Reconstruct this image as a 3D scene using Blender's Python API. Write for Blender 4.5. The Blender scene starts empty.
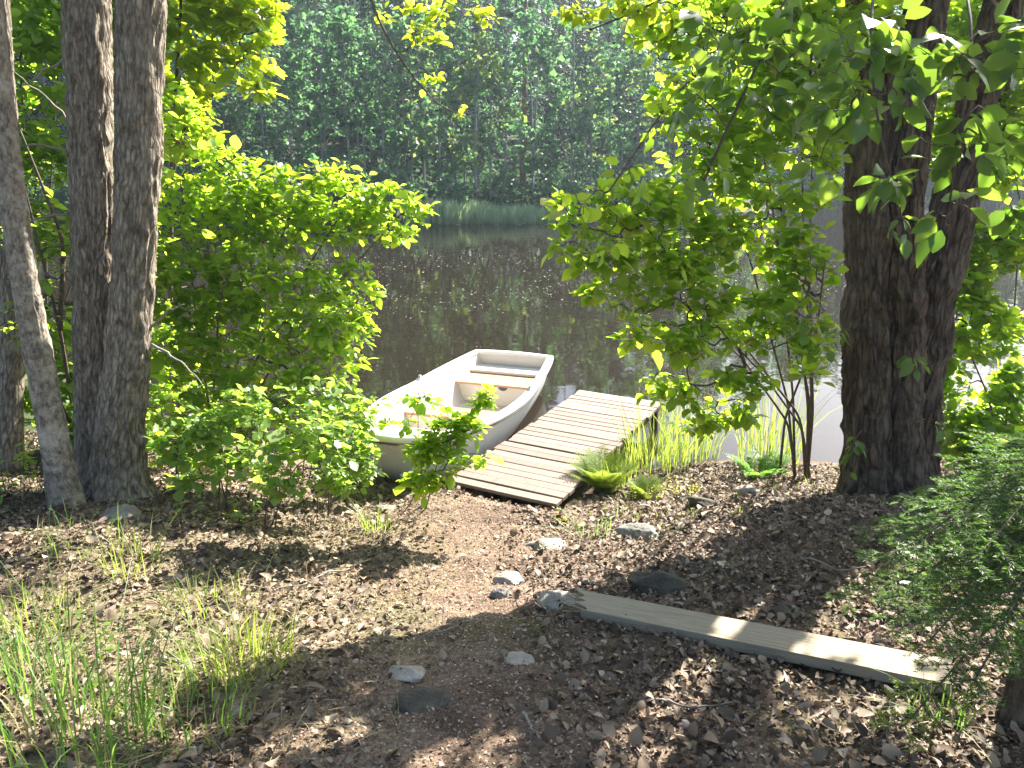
import bpy, math
import numpy as np
R = math.radians
C = bpy.context.scene.collection
rng = np.random.default_rng(11)
AZ, EL = R(38), R(40)
SUN = np.array([math.sin(AZ)*math.cos(EL), math.cos(AZ)*math.cos(EL), math.sin(EL)])      # leaves turn towards it

# ------------------------------------------------------------------ camera model
F, PITCH, EYE = 770.0, R(16.9), 1.6
CF = np.array([0, math.cos(PITCH), -math.sin(PITCH)])
CU = np.array([0, math.sin(PITCH), math.cos(PITCH)])
CR = np.array([1.0, 0, 0])
def ray(px, py):
    return CF + CR*((px-512)/F) - CU*((py-384)/F)
def aty(px, py, y):                     # point of the sight line at depth y
    d = ray(px, py); return np.array([0, 0, EYE]) + d*(y/d[1])
def atz(px, py, z):
    d = ray(px, py); return np.array([0, 0, EYE]) + d*((z-EYE)/d[2])

# ------------------------------------------------------------------ noise
TAB = np.random.default_rng(5).random((256, 256))
TAB3 = np.random.default_rng(6).random((32, 32, 32))
def vnoise(x, y, perx=None):
    x = np.asarray(x, float); y = np.asarray(y, float)
    ix = np.floor(x).astype(int); iy = np.floor(y).astype(int)
    fx = x-ix; fy = y-iy
    fx = fx*fx*(3-2*fx); fy = fy*fy*(3-2*fy)
    def w(i): return (i % perx) if perx else (i & 255)
    a = TAB[w(ix) & 255, iy & 255]; b = TAB[w(ix+1) & 255, iy & 255]
    c = TAB[w(ix) & 255, (iy+1) & 255]; d = TAB[w(ix+1) & 255, (iy+1) & 255]
    return (a*(1-fx)+b*fx)*(1-fy)+(c*(1-fx)+d*fx)*fy
def fbm(x, y, n=4):
    s = 0; a = .5
    for k in range(n):
        s = s+a*(vnoise(x*2**k+17.3*k, y*2**k+9.1*k)-.5); a *= .5
    return s
def noise3(p):
    i = np.floor(p).astype(int); f = p-i; f = f*f*(3-2*f)
    s = 0
    for dx in (0, 1):
        for dy in (0, 1):
            for dz in (0, 1):
                wgt = (f[:, 0] if dx else 1-f[:, 0])*(f[:, 1] if dy else 1-f[:, 1])*(f[:, 2] if dz else 1-f[:, 2])
                s = s+wgt*TAB3[(i[:, 0]+dx) & 31, (i[:, 1]+dy) & 31, (i[:, 2]+dz) & 31]
    return s-.5
def unit(v):
    return v/np.maximum(np.linalg.norm(v, axis=-1, keepdims=True), 1e-9)

# ------------------------------------------------------------------ mesh buffer
class Buf:
    def __init__(self): self.v = []; self.f = []; self.n = 0; self.uv = []
    def add(self, v, *faces, uv=None):
        v = np.asarray(v, float).reshape(-1, 3)
        for f in faces:
            f = np.asarray(f, int)
            if f.size: self.f.append(f+self.n)
        self.v.append(v); self.uv.append(np.zeros((len(v), 2)) if uv is None else np.asarray(uv, float)); self.n += len(v)
    def box(self, c, ax, ay, az, h):            # centre, axes, half sizes
        c = np.asarray(c, float); s = np.array([[x, y, z] for x in (-1, 1) for y in (-1, 1) for z in (-1, 1)], float)*np.asarray(h)
        v = c+s[:, :1]*np.asarray(ax)+s[:, 1:2]*np.asarray(ay)+s[:, 2:]*np.asarray(az)
        self.add(v, [[0, 1, 3, 2], [4, 6, 7, 5], [0, 4, 5, 1], [2, 3, 7, 6], [0, 2, 6, 4], [1, 5, 7, 3]])
    def grid(self, P, wrap=False, uv=None, flip=False):             # P (n,m,3)
        n, m = P.shape[:2]
        i = np.arange(n-1)[:, None]*m; mm = m if wrap else m-1
        j = np.arange(mm)[None, :]; j2 = (j+1) % m
        q = np.stack([i+j, i+j2, i+m+j2, i+m+j], -1).reshape(-1, 4)
        if flip: q = q[:, ::-1]
        self.add(P.reshape(-1, 3), q, uv=None if uv is None else uv.reshape(-1, 2))
    def tube(self, path, rad, k=8, cap=True):
        path = np.asarray(path, float); n = len(path); rad = np.broadcast_to(np.asarray(rad, float), (n,))
        t = unit(np.gradient(path, axis=0)); ref = np.array([0, 0, 1.0]) if abs(t[0, 2]) < .8 else np.array([1.0, 0, 0])
        a = unit(np.cross(t, ref)); b = np.cross(t, a)
        th = np.linspace(0, 2*np.pi, k, endpoint=False)
        P = path[:, None]+rad[:, None, None]*(np.cos(th)[None, :, None]*a[:, None]+np.sin(th)[None, :, None]*b[:, None])
        L = np.concatenate([[0], np.cumsum(np.linalg.norm(np.diff(path, axis=0), axis=1))])
        uv = np.stack(np.broadcast_arrays(th[None, :]*rad[:, None], L[:, None]), -1)
        n0 = self.n; self.grid(P, wrap=True, uv=uv)
        if cap:
            self.f.append(np.array([list(range(k))[::-1]])+n0); self.f.append(np.array([list(range(k))])+n0+(n-1)*k)
    def segs(self, A, B, ra, rb, k=5):            # many small frusta
        A = np.asarray(A); B = np.asarray(B); n = len(A)
        if n == 0: return
        t = unit(B-A); ref = np.where(np.abs(t[:, 2:]) < .85, np.array([[0, 0, 1.0]]), np.array([[1.0, 0, 0]]))
        a = unit(np.cross(t, ref)); b = np.cross(t, a)
        th = np.linspace(0, 2*np.pi, k, endpoint=False)
        dirs = np.cos(th)[None, :, None]*a[:, None]+np.sin(th)[None, :, None]*b[:, None]
        V = np.concatenate([A[:, None]+dirs*np.asarray(ra)[:, None, None], B[:, None]+dirs*np.asarray(rb)[:, None, None]], 1)
        j = np.arange(k); q = np.stack([j, (j+1) % k, k+(j+1) % k, k+j], -1)
        fa = (np.arange(n)[:, None, None]*2*k+q[None]).reshape(-1, 4)
        uv = np.zeros((n, 2*k, 2)); uv[:, :k, 0] = th*.02; uv[:, k:, 0] = th*.02; uv[:, k:, 1] = np.linalg.norm(B-A, axis=1)[:, None]
        self.add(V, fa, uv=uv.reshape(-1, 2))
    def mesh(self, name, mat=None, smooth=True):
        me = bpy.data.meshes.new(name)
        V = np.concatenate(self.v).astype(np.float32); me.vertices.add(len(V)); me.vertices.foreach_set('co', V.ravel())
        idx = np.concatenate([f.ravel() for f in self.f]).astype(np.int32)
        cnt = np.concatenate([np.full(len(f), f.shape[1]) for f in self.f]).astype(np.int32)
        me.loops.add(len(idx)); me.loops.foreach_set('vertex_index', idx)
        me.polygons.add(len(cnt)); st = np.concatenate([[0], np.cumsum(cnt)[:-1]]).astype(np.int32)
        me.polygons.foreach_set('loop_start', st)
        me.polygons.foreach_set('use_smooth', np.full(len(cnt), smooth))
        ul = me.uv_layers.new(name='UVMap'); UV = np.concatenate(self.uv).astype(np.float32)
        ul.data.foreach_set('uv', UV[idx].ravel())
        me.update(calc_edges=True); me.validate()
        if mat: me.materials.append(mat)
        return me
    def obj(self, name, mat, parent=None, smooth=True, loc=None, bevel=0, local=False):
        if loc is not None:
            self.v = [v-np.asarray(loc) for v in self.v]
        o = bpy.data.objects.new(name, self.mesh(name, mat, smooth)); C.objects.link(o)
        if loc is not None: o.location = loc
        if parent is not None:
            o.parent = parent
            if loc is None and not local: o.location = (-np.array(parent_world(parent)))
        if bevel:
            md = o.modifiers.new('bevel', 'BEVEL'); md.width = bevel; md.segments = 2; md.limit_method = 'ANGLE'
        return o
def parent_world(p):
    v = np.array(p.location, float)
    while p.parent: p = p.parent; v = v+np.array(p.location)
    return v
def tag(o, label=None, cat=None, group=None, kind=None):
    if label: o['label'] = label
    if cat: o['category'] = cat
    if group: o['group'] = group
    if kind: o['kind'] = kind
    return o
def empty(name, loc, label=None, cat=None, group=None):
    o = bpy.data.objects.new(name, None); C.objects.link(o); o.location = [float(c) for c in loc]; o.empty_display_size = .2
    return tag(o, label, cat, group)

# ------------------------------------------------------------------ materials
class NT:
    def __init__(self, name):
        self.m = bpy.data.materials.new(name); self.m.use_nodes = True; self.t = self.m.node_tree
        self.out = self.t.nodes['Material Output']; self.p = self.t.nodes['Principled BSDF']
    def n(self, typ, **kw):
        nd = self.t.nodes.new(typ)
        for k, v in kw.items():
            if k.startswith('i_'): nd.inputs[int(k[2:])].default_value = v
            else: setattr(nd, k, v)
        return nd
    def l(self, a, b): self.t.links.new(a, b)
    def ramp(self, fac, stops):
        r = self.n('ShaderNodeValToRGB'); e = r.color_ramp.elements
        while len(e) < len(stops): e.new(.5)
        for el, (p, c) in zip(e, stops): el.position = p; el.color = (*c, 1)
        if fac is not None: self.l(fac, r.inputs[0])
        return r.outputs[0]
    def mix(self, fac, a, b, mode='MIX'):
        m = self.n('ShaderNodeMix', data_type='RGBA', blend_type=mode)
        for s, v in ((m.inputs[0], fac), (m.inputs[6], a), (m.inputs[7], b)):
            if hasattr(v, 'links'): self.l(v, s)
            else: s.default_value = v if not isinstance(v, tuple) else (*v, 1)
        return m.outputs[2]
    def noise(self, vec, scale, detail=4, rough=.6, dist=0):
        nd = self.n('ShaderNodeTexNoise'); nd.inputs['Scale'].default_value = scale; nd.inputs['Detail'].default_value = detail
        nd.inputs['Roughness'].default_value = rough; nd.inputs['Distortion'].default_value = dist
        if vec is not None: self.l(vec, nd.inputs['Vector'])
        return nd.outputs['Fac']
    def mapping(self, vec, scale):
        m = self.n('ShaderNodeMapping'); m.inputs['Scale'].default_value = scale; self.l(vec, m.inputs[0]); return m.outputs[0]
    def bump(self, h, strength, dist, prev=None):
        b = self.n('ShaderNodeBump'); b.inputs['Strength'].default_value = strength; b.inputs['Distance'].default_value = dist
        self.l(h, b.inputs['Height'])
        if prev is not None: self.l(prev, b.inputs['Normal'])
        return b.outputs[0]
    def math(self, op, a, b=None):
        m = self.n('ShaderNodeMath', operation=op)
        for i, v in enumerate((a, b)):
            if v is None: continue
            if hasattr(v, 'links'): self.l(v, m.inputs[i])
            else: m.inputs[i].default_value = v
        return m.outputs[0]

def leaf_mat(name, ca, cb, ta, tb, trans=.5, rough=.42, spec=.45, coat=None):
    m = NT(name)
    g = m.n('ShaderNodeNewGeometry'); rnd = g.outputs['Random Per Island']
    col = m.ramp(rnd, [(0, ca), (1, cb)])
    rnd2 = m.math('FRACT', m.math('MULTIPLY', rnd, 7.31))
    tcol = m.ramp(rnd2, [(0, ta), (1, tb)])
    m.l(col, m.p.inputs['Base Color']); m.p.inputs['Roughness'].default_value = rough; m.p.inputs['Specular IOR Level'].default_value = spec
    tr = m.n('ShaderNodeBsdfTranslucent'); m.l(tcol, tr.inputs[0])
    mx = m.n('ShaderNodeMixShader'); mx.inputs[0].default_value = trans
    m.l(m.p.outputs[0], mx.inputs[1]); m.l(tr.outputs[0], mx.inputs[2]); m.l(mx.outputs[0], m.out.inputs[0])
    return m.m
def bark_mat(name, dark, light, lich, sx=26, sy=5, bump=.012, lichen=.55, ek=.4):
    m = NT(name); uv = m.n('ShaderNodeTexCoord').outputs['UV']
    v = m.mapping(uv, (sx, sy, 1))
    wv = m.n('ShaderNodeTexNoise'); wv.inputs['Scale'].default_value = .7; wv.inputs['Detail'].default_value = 4; m.l(v, wv.inputs['Vector'])
    warped = m.mix(.9, v, wv.outputs['Color'], 'ADD')
    vor = m.n('ShaderNodeTexVoronoi', feature='DISTANCE_TO_EDGE'); vor.inputs['Scale'].default_value = 1; m.l(warped, vor.inputs['Vector'])
    edge = m.ramp(vor.outputs['Distance'], [(.01, (0, 0, 0)), (.2, (1, 1, 1))])
    plates = m.noise(warped, 1.3, 7, .68); fine = m.noise(m.mapping(uv, (150, 45, 1)), 1, 5, .7)
    big = m.noise(uv, 6, 4, .65)
    h = m.math('ADD', m.math('ADD', m.math('MULTIPLY', edge, ek), m.math('MULTIPLY', plates, 1.1)), m.math('MULTIPLY', fine, .4))
    c = m.mix(m.ramp(plates, [(.38, (0, 0, 0)), (.60, (1, 1, 1))]), dark, light)
    c = m.mix(m.math('MULTIPLY', m.math('SUBTRACT', 1.0, edge), ek), c, dark)
    c = m.mix(m.math('MULTIPLY', fine, .5), c, dark)
    c = m.mix(m.math('MULTIPLY', m.ramp(big, [(.50, (0, 0, 0)), (.64, (1, 1, 1))]), lichen), c, lich)
    m.l(c, m.p.inputs['Base Color']); m.p.inputs['Roughness'].default_value = .9; m.p.inputs['Specular IOR Level'].default_value = .2
    m.l(m.bump(h, 1, bump), m.p.inputs['Normal'])
    return m.m
def plain_mat(name, a, b, scale=12, rough=.7, spec=.3, bump=0, stretch=None, coord='Object'):
    m = NT(name); co = m.n('ShaderNodeTexCoord').outputs[coord]
    v = m.mapping(co, stretch) if stretch else co
    f = m.noise(v, scale, 5, .6)
    m.l(m.ramp(f, [(.3, a), (.7, b)]), m.p.inputs['Base Color']); m.p.inputs['Roughness'].default_value = rough
    m.p.inputs['Specular IOR Level'].default_value = spec
    if bump: m.l(m.bump(f, 1, bump), m.p.inputs['Normal'])
    return m.m
def island_mat(name, stops, rough=.75, spec=.25, trans=0.0):
    m = NT(name); rnd = m.n('ShaderNodeNewGeometry').outputs['Random Per Island']
    c = m.ramp(rnd, stops)
    m.l(c, m.p.inputs['Base Color'])
    m.p.inputs['Roughness'].default_value = rough; m.p.inputs['Specular IOR Level'].default_value = spec
    if trans:
        tr = m.n('ShaderNodeBsdfTranslucent'); m.l(c, tr.inputs[0]); mx = m.n('ShaderNodeMixShader'); mx.inputs[0].default_value = trans
        m.l(m.p.outputs[0], mx.inputs[1]); m.l(tr.outputs[0], mx.inputs[2]); m.l(mx.outputs[0], m.out.inputs[0])
    return m.m

def ground_mat():
    m = NT('forest_soil'); co = m.n('ShaderNodeTexCoord').outputs['Object']
    a = m.noise(co, 3, 6, .65); b = m.noise(co, 60, 4, .7); c3 = m.noise(co, 1.1, 3, .5)
    soil = m.ramp(b, [(.3, (.075, .052, .037)), (.5, (.20, .142, .102)), (.72, (.36, .262, .196))])
    damp = m.ramp(a, [(.35, (.5, .47, .43)), (.65, (1, 1, 1))])
    col = m.mix(1.0, soil, damp, 'MULTIPLY')
    moss = m.ramp(c3, [(.52, (0, 0, 0)), (.66, (.55, .55, .55))])
    col = m.mix(moss, col, (.09, .10, .03))
    xy0 = m.n('ShaderNodeSeparateXYZ'); m.l(co, xy0.inputs[0])
    th = m.ramp(m.math('ADD', m.math('MULTIPLY', xy0.outputs[0], -.25), m.math('MULTIPLY', a, .6)), [(.38, (0, 0, 0)), (.6, (.75, .75, .75))])
    col = m.mix(th, col, m.ramp(b, [(.3, (.08, .066, .038)), (.5, (.17, .14, .082)), (.72, (.30, .25, .16))]))
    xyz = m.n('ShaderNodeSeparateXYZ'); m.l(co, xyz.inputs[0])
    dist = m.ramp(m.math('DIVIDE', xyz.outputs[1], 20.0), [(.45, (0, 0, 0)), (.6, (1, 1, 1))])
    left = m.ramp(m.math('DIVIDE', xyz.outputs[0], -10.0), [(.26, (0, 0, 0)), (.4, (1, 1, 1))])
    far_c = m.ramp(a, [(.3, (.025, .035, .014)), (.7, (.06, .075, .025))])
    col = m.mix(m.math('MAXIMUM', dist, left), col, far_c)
    m.l(col, m.p.inputs['Base Color']); m.p.inputs['Roughness'].default_value = .92; m.p.inputs['Specular IOR Level'].default_value = .15
    m.l(m.bump(m.math('ADD', b, m.noise(co, 22, 4, .6)), 1, .02), m.p.inputs['Normal'])
    return m.m
def water_mat():
    m = NT('pond_water'); co = m.n('ShaderNodeTexCoord').outputs['Object']
    m.p.inputs['Base Color'].default_value = (.014, .010, .007, 1); m.p.inputs['Roughness'].default_value = .03
    m.p.inputs['IOR'].default_value = 1.33
    a = m.noise(m.mapping(co, (1, .6, 1)), 5, 2, .5); b = m.noise(co, 1.1, 2, .5)
    h = m.math('ADD', m.math('MULTIPLY', a, .25), b)
    m.l(m.bump(h, .10, .05), m.p.inputs['Normal'])
    return m.m
def wood_mat(name, a, b, c, along=(1, 30, 30), bump=.0015, rough=.75):
    m = NT(name); co = m.n('ShaderNodeTexCoord').outputs['Object']
    f = m.noise(m.mapping(co, along), 3, 6, .65, 1.2); g = m.noise(co, 3.5, 4)
    rnd = m.n('ShaderNodeObjectInfo').outputs['Random']
    col = m.ramp(f, [(.28, a), (.5, b), (.75, c)])
    col = m.mix(m.math('MULTIPLY', g, .45), col, a)
    v = m.n('ShaderNodeHueSaturation'); m.l(m.math('ADD', m.math('MULTIPLY', rnd, .3), .85), v.inputs['Value']); m.l(col, v.inputs['Color'])
    m.l(v.outputs[0], m.p.inputs['Base Color']); m.p.inputs['Roughness'].default_value = rough; m.p.inputs['Specular IOR Level'].default_value = .3
    m.l(m.bump(f, 1, bump), m.p.inputs['Normal'])
    return m.m
def stone_mat(name, a, b, lich):
    m = NT(name); co = m.n('ShaderNodeTexCoord').outputs['Object']
    f = m.noise(co, 14, 6, .7); g = m.noise(co, 5, 4, .6); s = m.noise(co, 90, 3)
    col = m.ramp(f, [(.3, a), (.7, b)]); col = m.mix(m.ramp(g, [(.5, (0, 0, 0)), (.6, (.7, .7, .7))]), col, lich)
    col = m.mix(m.math('MULTIPLY', s, .4), col, a)
    m.l(col, m.p.inputs['Base Color']); m.p.inputs['Roughness'].default_value = .95; m.p.inputs['Specular IOR Level'].default_value = .15
    m.l(m.bump(m.math('ADD', f, m.math('MULTIPLY', s, .4)), 1, .02), m.p.inputs['Normal'])
    return m.m

M = {}
M['soil'] = ground_mat(); M['water'] = water_mat()
M['leaf_shrub'] = leaf_mat('leaf_shrub', (.09, .18, .012), (.15, .24, .03), (.36, .62, .02), (.62, .76, .06), .6)
M['leaf_oak'] = leaf_mat('leaf_oak', (.09, .17, .012), (.14, .21, .025), (.46, .64, .02), (.70, .76, .05), .62)
M['leaf_sapling'] = leaf_mat('leaf_sapling', (.10, .18, .035), (.17, .25, .07), (.32, .54, .04), (.48, .64, .09), .52, .36, .6)
M['leaf_alder'] = leaf_mat('leaf_alder', (.075, .15, .018), (.13, .21, .035), (.36, .60, .02), (.60, .74, .06), .62, .38, .5)
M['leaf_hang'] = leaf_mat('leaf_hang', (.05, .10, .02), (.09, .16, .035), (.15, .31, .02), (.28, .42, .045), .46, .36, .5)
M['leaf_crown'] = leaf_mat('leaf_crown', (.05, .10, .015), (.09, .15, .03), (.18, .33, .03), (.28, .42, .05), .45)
M['leaf_dim'] = leaf_mat('leaf_dim', (.05, .11, .015), (.10, .17, .03), (.36, .60, .03), (.54, .70, .07), .6)
M['leaf_far'] = leaf_mat('leaf_far', (.030, .085, .050), (.065, .145, .075), (.10, .28, .09), (.20, .40, .12), .48, .5, .3)
M['leaf_far_bright'] = leaf_mat('leaf_far_bright', (.07, .12, .035), (.11, .17, .05), (.24, .40, .06), (.36, .48, .10), .5, .6, .2)
M['leaf_floor'] = leaf_mat('leaf_floor', (.02, .048, .026), (.045, .085, .04), (.05, .12, .05), (.09, .18, .06), .35, .6, .2)
M['needle_far'] = leaf_mat('needle_far', (.018, .042, .026), (.035, .07, .038), (.03, .06, .02), (.05, .08, .03), .2, .7, .2)
M['needle'] = leaf_mat('needle', (.036, .085, .022), (.075, .14, .035), (.10, .24, .03), (.21, .36, .045), .42, .5, .4)
M['needle_young'] = leaf_mat('needle_young', (.10, .17, .03), (.17, .24, .04), (.25, .42, .04), (.42, .50, .06), .45, .5, .3)
M['grass'] = leaf_mat('grass', (.045, .11, .02), (.10, .18, .04), (.15, .34, .03), (.30, .46, .07), .45, .45, .4)
M['grass_bright'] = leaf_mat('grass_bright', (.09, .14, .02), (.16, .20, .05), (.28, .42, .03), (.44, .50, .09), .5, .45, .4)
M['grass_dry'] = leaf_mat('grass_dry', (.26, .21, .10), (.36, .31, .17), (.3, .25, .1), (.4, .36, .18), .3, .6, .2)
M['fern'] = leaf_mat('fern', (.12, .18, .03), (.18, .24, .05), (.32, .46, .04), (.48, .55, .08), .5, .5, .3)
M['fern_green'] = leaf_mat('fern_green', (.06, .17, .02), (.10, .22, .03), (.20, .50, .03), (.30, .55, .05), .5, .5, .3)
M['herb_yellow'] = leaf_mat('herb_yellow', (.25, .26, .02), (.38, .34, .03), (.55, .58, .03), (.72, .66, .05), .45, .5, .3)
M['reed_far'] = leaf_mat('reed_far', (.24, .34, .18), (.36, .44, .26), (.24, .36, .14), (.34, .44, .2), .3, .6, .3)
M['litter'] = island_mat('leaf_litter', [(0, (.045, .030, .019)), (.35, (.10, .067, .042)), (.68, (.19, .138, .092)), (.92, (.30, .23, .155)), (1, (.44, .36, .27))], .7, .3, .12)
M['crumb'] = island_mat('litter_crumbs', [(0, (.055, .035, .024)), (.4, (.18, .12, .085)), (.8, (.36, .255, .195)), (1, (.50, .39, .31))], .85, .2)
M['bark_left'] = bark_mat('bark_left', (.10, .078, .058), (.50, .42, .325), (.55, .50, .41), 42, 8.5, .026, .2, .55)
M['bark_lean'] = bark_mat('bark_lean', (.11, .088, .068), (.42, .36, .285), (.55, .50, .42), 34, 14, .012, .5, .2)
M['bark_right'] = bark_mat('bark_right', (.036, .027, .02), (.23, .17, .12), (.23, .205, .145), 30, 5, .036, .3, .65)
M['twig'] = plain_mat('twig_bark', (.05, .038, .028), (.13, .10, .075), 40, .85)
M['twig_pale'] = plain_mat('twig_pale', (.14, .12, .10), (.28, .25, .21), 40, .85)
M['far_trunk'] = plain_mat('far_trunk', (.10, .10, .095), (.26, .26, .25), 3, .85)
M['far_trunk_pine'] = plain_mat('far_trunk_pine', (.10, .06, .04), (.24, .14, .09), 3, .85)
M['deck'] = wood_mat('deck_board', (.10, .072, .055), (.175, .130, .105), (.235, .18, .15), (25, 1.2, 25))
M['deck_end'] = wood_mat('deck_pale_board', (.26, .20, .10), (.36, .29, .16), (.42, .35, .22), (25, 1.2, 25))
M['beam'] = plain_mat('dark_beam', (.05, .04, .03), (.10, .08, .06), 10, .85)
M['plank'] = wood_mat('grey_plank', (.175, .14, .092), (.28, .235, .165), (.37, .32, .24), (1.5, 40, 40), .002, .8)
M['split'] = wood_mat('split_wood', (.22, .15, .07), (.42, .30, .17), (.52, .40, .25), (2, 60, 60), .004, .8)
M['hull'] = plain_mat('hull_white', (.68, .67, .645), (.74, .73, .70), 2.5, .32, .5)
def hull_mat():
    m = NT('hull_stained'); co = m.n('ShaderNodeTexCoord').outputs['Object']; f = m.noise(co, 2.5, 5, .6); g = m.noise(m.mapping(co, (9, 9, 2)), 2, 5, .7)
    col = m.ramp(f, [(.3, (.66, .65, .62)), (.7, (.74, .73, .70))]); x = m.n('ShaderNodeSeparateXYZ'); m.l(co, x.inputs[0])
    k = m.ramp(m.math('SUBTRACT', m.math('ADD', .16, m.math('MULTIPLY', g, .16)), x.outputs[2]), [(.0, (0, 0, 0)), (.16, (.75, .75, .75))])
    col = m.mix(k, col, (.27, .245, .16)); col = m.mix(m.ramp(g, [(.60, (0, 0, 0)), (.72, (.3, .3, .3))]), col, (.36, .33, .27))
    m.l(col, m.p.inputs['Base Color']); m.p.inputs['Roughness'].default_value = .38; return m.m
M['hull_outer'] = hull_mat()
M['liner'] = plain_mat('liner_cream', (.56, .51, .46), (.62, .57, .51), 4, .4, .5)
M['rub'] = plain_mat('rub_strip', (.06, .06, .065), (.12, .12, .12), 8, .5)
M['seat'] = wood_mat('seat_wood', (.27, .15, .075), (.36, .215, .115), (.42, .27, .16), (30, 2, 30), .0008, .5)
M['dirt'] = plain_mat('boat_dirt', (.12, .09, .06), (.26, .2, .14), 30, .8)
M['steel'] = plain_mat('galvanised', (.35, .35, .35), (.5, .5, .5), 20, .35, .5)
M['stone_pale'] = stone_mat('stone_pale', (.26, .225, .18), (.42, .375, .31), (.48, .44, .36))
M['stone_grey'] = stone_mat('stone_grey', (.15, .14, .12), (.27, .255, .225), (.31, .295, .24))
M['stone_dark'] = stone_mat('stone_dark', (.055, .048, .038), (.125, .11, .085), (.12, .115, .075))
M['speck'] = plain_mat('pale_petals', (.34, .33, .29), (.48, .46, .42), 6, .7)

# ------------------------------------------------------------------ terrain
WATER = -1.3
SHORE = np.array([(-14, 14), (-9, 11.6), (-6, 10), (-4, 8.4), (-2.6, 7.35), (-1.6, 6.8), (-.6, 6.45), (.4, 6.5), (1.3, 6.8), (1.9, 7.0), (2.6, 7.0), (3.4, 6.9),
                  (4.6, 7.2), (6, 7.3), (8, 7.0), (12, 7.2), (20, 7), (40, 8), (62, 14), (62, 45), (50, 58), (34, 60), (24, 53), (17, 46), (12, 40.5), (7, 35.8), (3, 33.9), (-3, 33.4),
                  (-8, 32.3), (-14, 29), (-19, 23.5), (-18.5, 18)], float)
def shore_dist(x, y):
    x = np.asarray(x, float).ravel(); y = np.asarray(y, float).ravel()
    best = np.full(x.shape, 1e9); ins = np.zeros(x.shape, bool); n = len(SHORE)
    for i in range(n):
        ax, ay = SHORE[i]; bx, by = SHORE[(i+1) % n]; dx, dy = bx-ax, by-ay
        t = np.clip(((x-ax)*dx+(y-ay)*dy)/(dx*dx+dy*dy), 0, 1)
        best = np.minimum(best, (x-ax-t*dx)**2+(y-ay-t*dy)**2)
        c = (ay > y) != (by > y)
        ins ^= c & (x < dx*(y-ay)/(dy if abs(dy) > 1e-9 else 1e-9)+ax)
    d = np.sqrt(best); return np.where(ins, -d, d)
DK0 = np.array([.34, 5.43]); DA = np.array([.462, .887]); DP = np.array([.887, -.462])      # dock: near right corner, axis, right
DLEN, DWID, DZ = 2.84, .98, -1.02
BOW = np.array([-1.05, 6.02]); BA = np.array([.31, .951]); BA = BA/np.linalg.norm(BA); BP = np.array([BA[1], -BA[0]])
def terrain(x, y):
    sh = np.shape(x); x = np.asarray(x, float).ravel(); y = np.asarray(y, float).ravel()
    d = shore_dist(x, y)+.25*fbm(x*1.3, y*1.3, 3)
    dn = np.maximum(d, 0)
    near = 1.36*(1-np.exp(-(dn*.30/1.36)**1.25))+.012*dn
    far = np.minimum(.5*dn, .35)+.16*np.maximum(dn-.7, 0); far = 12*(1-np.exp(-far/12))
    w = np.clip((y-11)/6, 0, 1)
    z = WATER+np.where(d > 0, near*(1-w)+far*w, -np.minimum(.4*np.abs(d), 1.3))
    k = np.clip(1-(np.abs(x)+np.abs(y-4))/40, 0, 1)
    amp = np.clip(d/1.2, .15, 1)
    z = z+amp*(.16*fbm(x*.8+3, y*.8, 3)+.07*fbm(x*4, y*4+7, 3)*k+.022*fbm(x*19, y*19, 2)*k)
    for (bx, by, h, r) in ((2.2, 4.2, .16, .55), (-2.2, 4.05, .14, .5), (-2.6, 3.8, .1, .4), (.45, 3.35, .05, .45)):
        z = z+h*np.exp(-((x-bx)**2+(y-by)**2)/r**2)
    # ground worn down to the deck at the landing, and under the boat
    u = (x-DK0[0])*DA[0]+(y-DK0[1])*DA[1]; v = (x-DK0[0])*DP[0]+(y-DK0[1])*DP[1]
    inside = np.clip(1-np.maximum(np.maximum(-u-.0, u-DLEN), np.maximum(v-.02, -DWID-.1-v))/.35, 0, 1)
    z = z-inside*np.maximum(z-(DZ-.085+.073*np.clip(1-u/.10, 0, 1)), 0)
    ub = (x-BOW[0])*BA[0]+(y-BOW[1])*BA[1]; vb = np.abs((x-BOW[0])*BP[0]+(y-BOW[1])*BP[1])
    ib = np.clip(1-np.maximum(np.maximum(-ub-.15, ub-3.6), vb-.55)/.4, 0, 1)
    z = z-ib*np.maximum(z-(-1.2), 0)
    land = np.clip((.55-np.abs(u+.52))/.2, 0, 1)*np.clip(1-np.maximum(v-.05, -DWID-.02-v)/.35, 0, 1)
    z = z+land*np.maximum(DZ-.008-z, 0)
    return z.reshape(sh)
def tz(x, y): return float(terrain(np.array([x]), np.array([y]))[0])
def gpix(px, py):                      # where a sight line meets the ground
    d = ray(px, py); t = np.linspace(1, 60, 6000); P = np.array([0, 0, EYE])+d*t[:, None]
    h = P[:, 2]-terrain(P[:, 0], P[:, 1]); i = int(np.argmax(h < 0)) if (h < 0).any() else len(t)-1
    return P[i]
def axis_coords(dense0, dense1, step, lo, hi, growth=1.09):
    a = list(np.arange(dense0, dense1, step)); s = step
    up = [a[-1]]
    while up[-1] < hi: s = min(s*growth, 14); up.append(up[-1]+s)
    s = step; dn = [a[0]]
    while dn[-1] > lo: s = min(s*growth, 14); dn.append(dn[-1]-s)
    return np.array(dn[:0:-1]+a+up[1:])
gx = axis_coords(-3.6, 3.6, .033, -420, 420); gy = axis_coords(1.2, 7.4, .033, -60, 700)
GX, GY = np.meshgrid(gx, gy); GZ = terrain(GX, GY)
b = Buf(); b.grid(np.stack([GX, GY, GZ], -1)); tag(b.obj('ground', M['soil']), kind='structure')
b = Buf(); wx = np.linspace(-30, 130, 60); wy = np.linspace(4, 110, 60); WX, WY = np.meshgrid(wx, wy)
b.grid(np.stack([WX, WY, np.full_like(WX, WATER)], -1)); tag(b.obj('water', M['water']), kind='structure')

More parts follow.
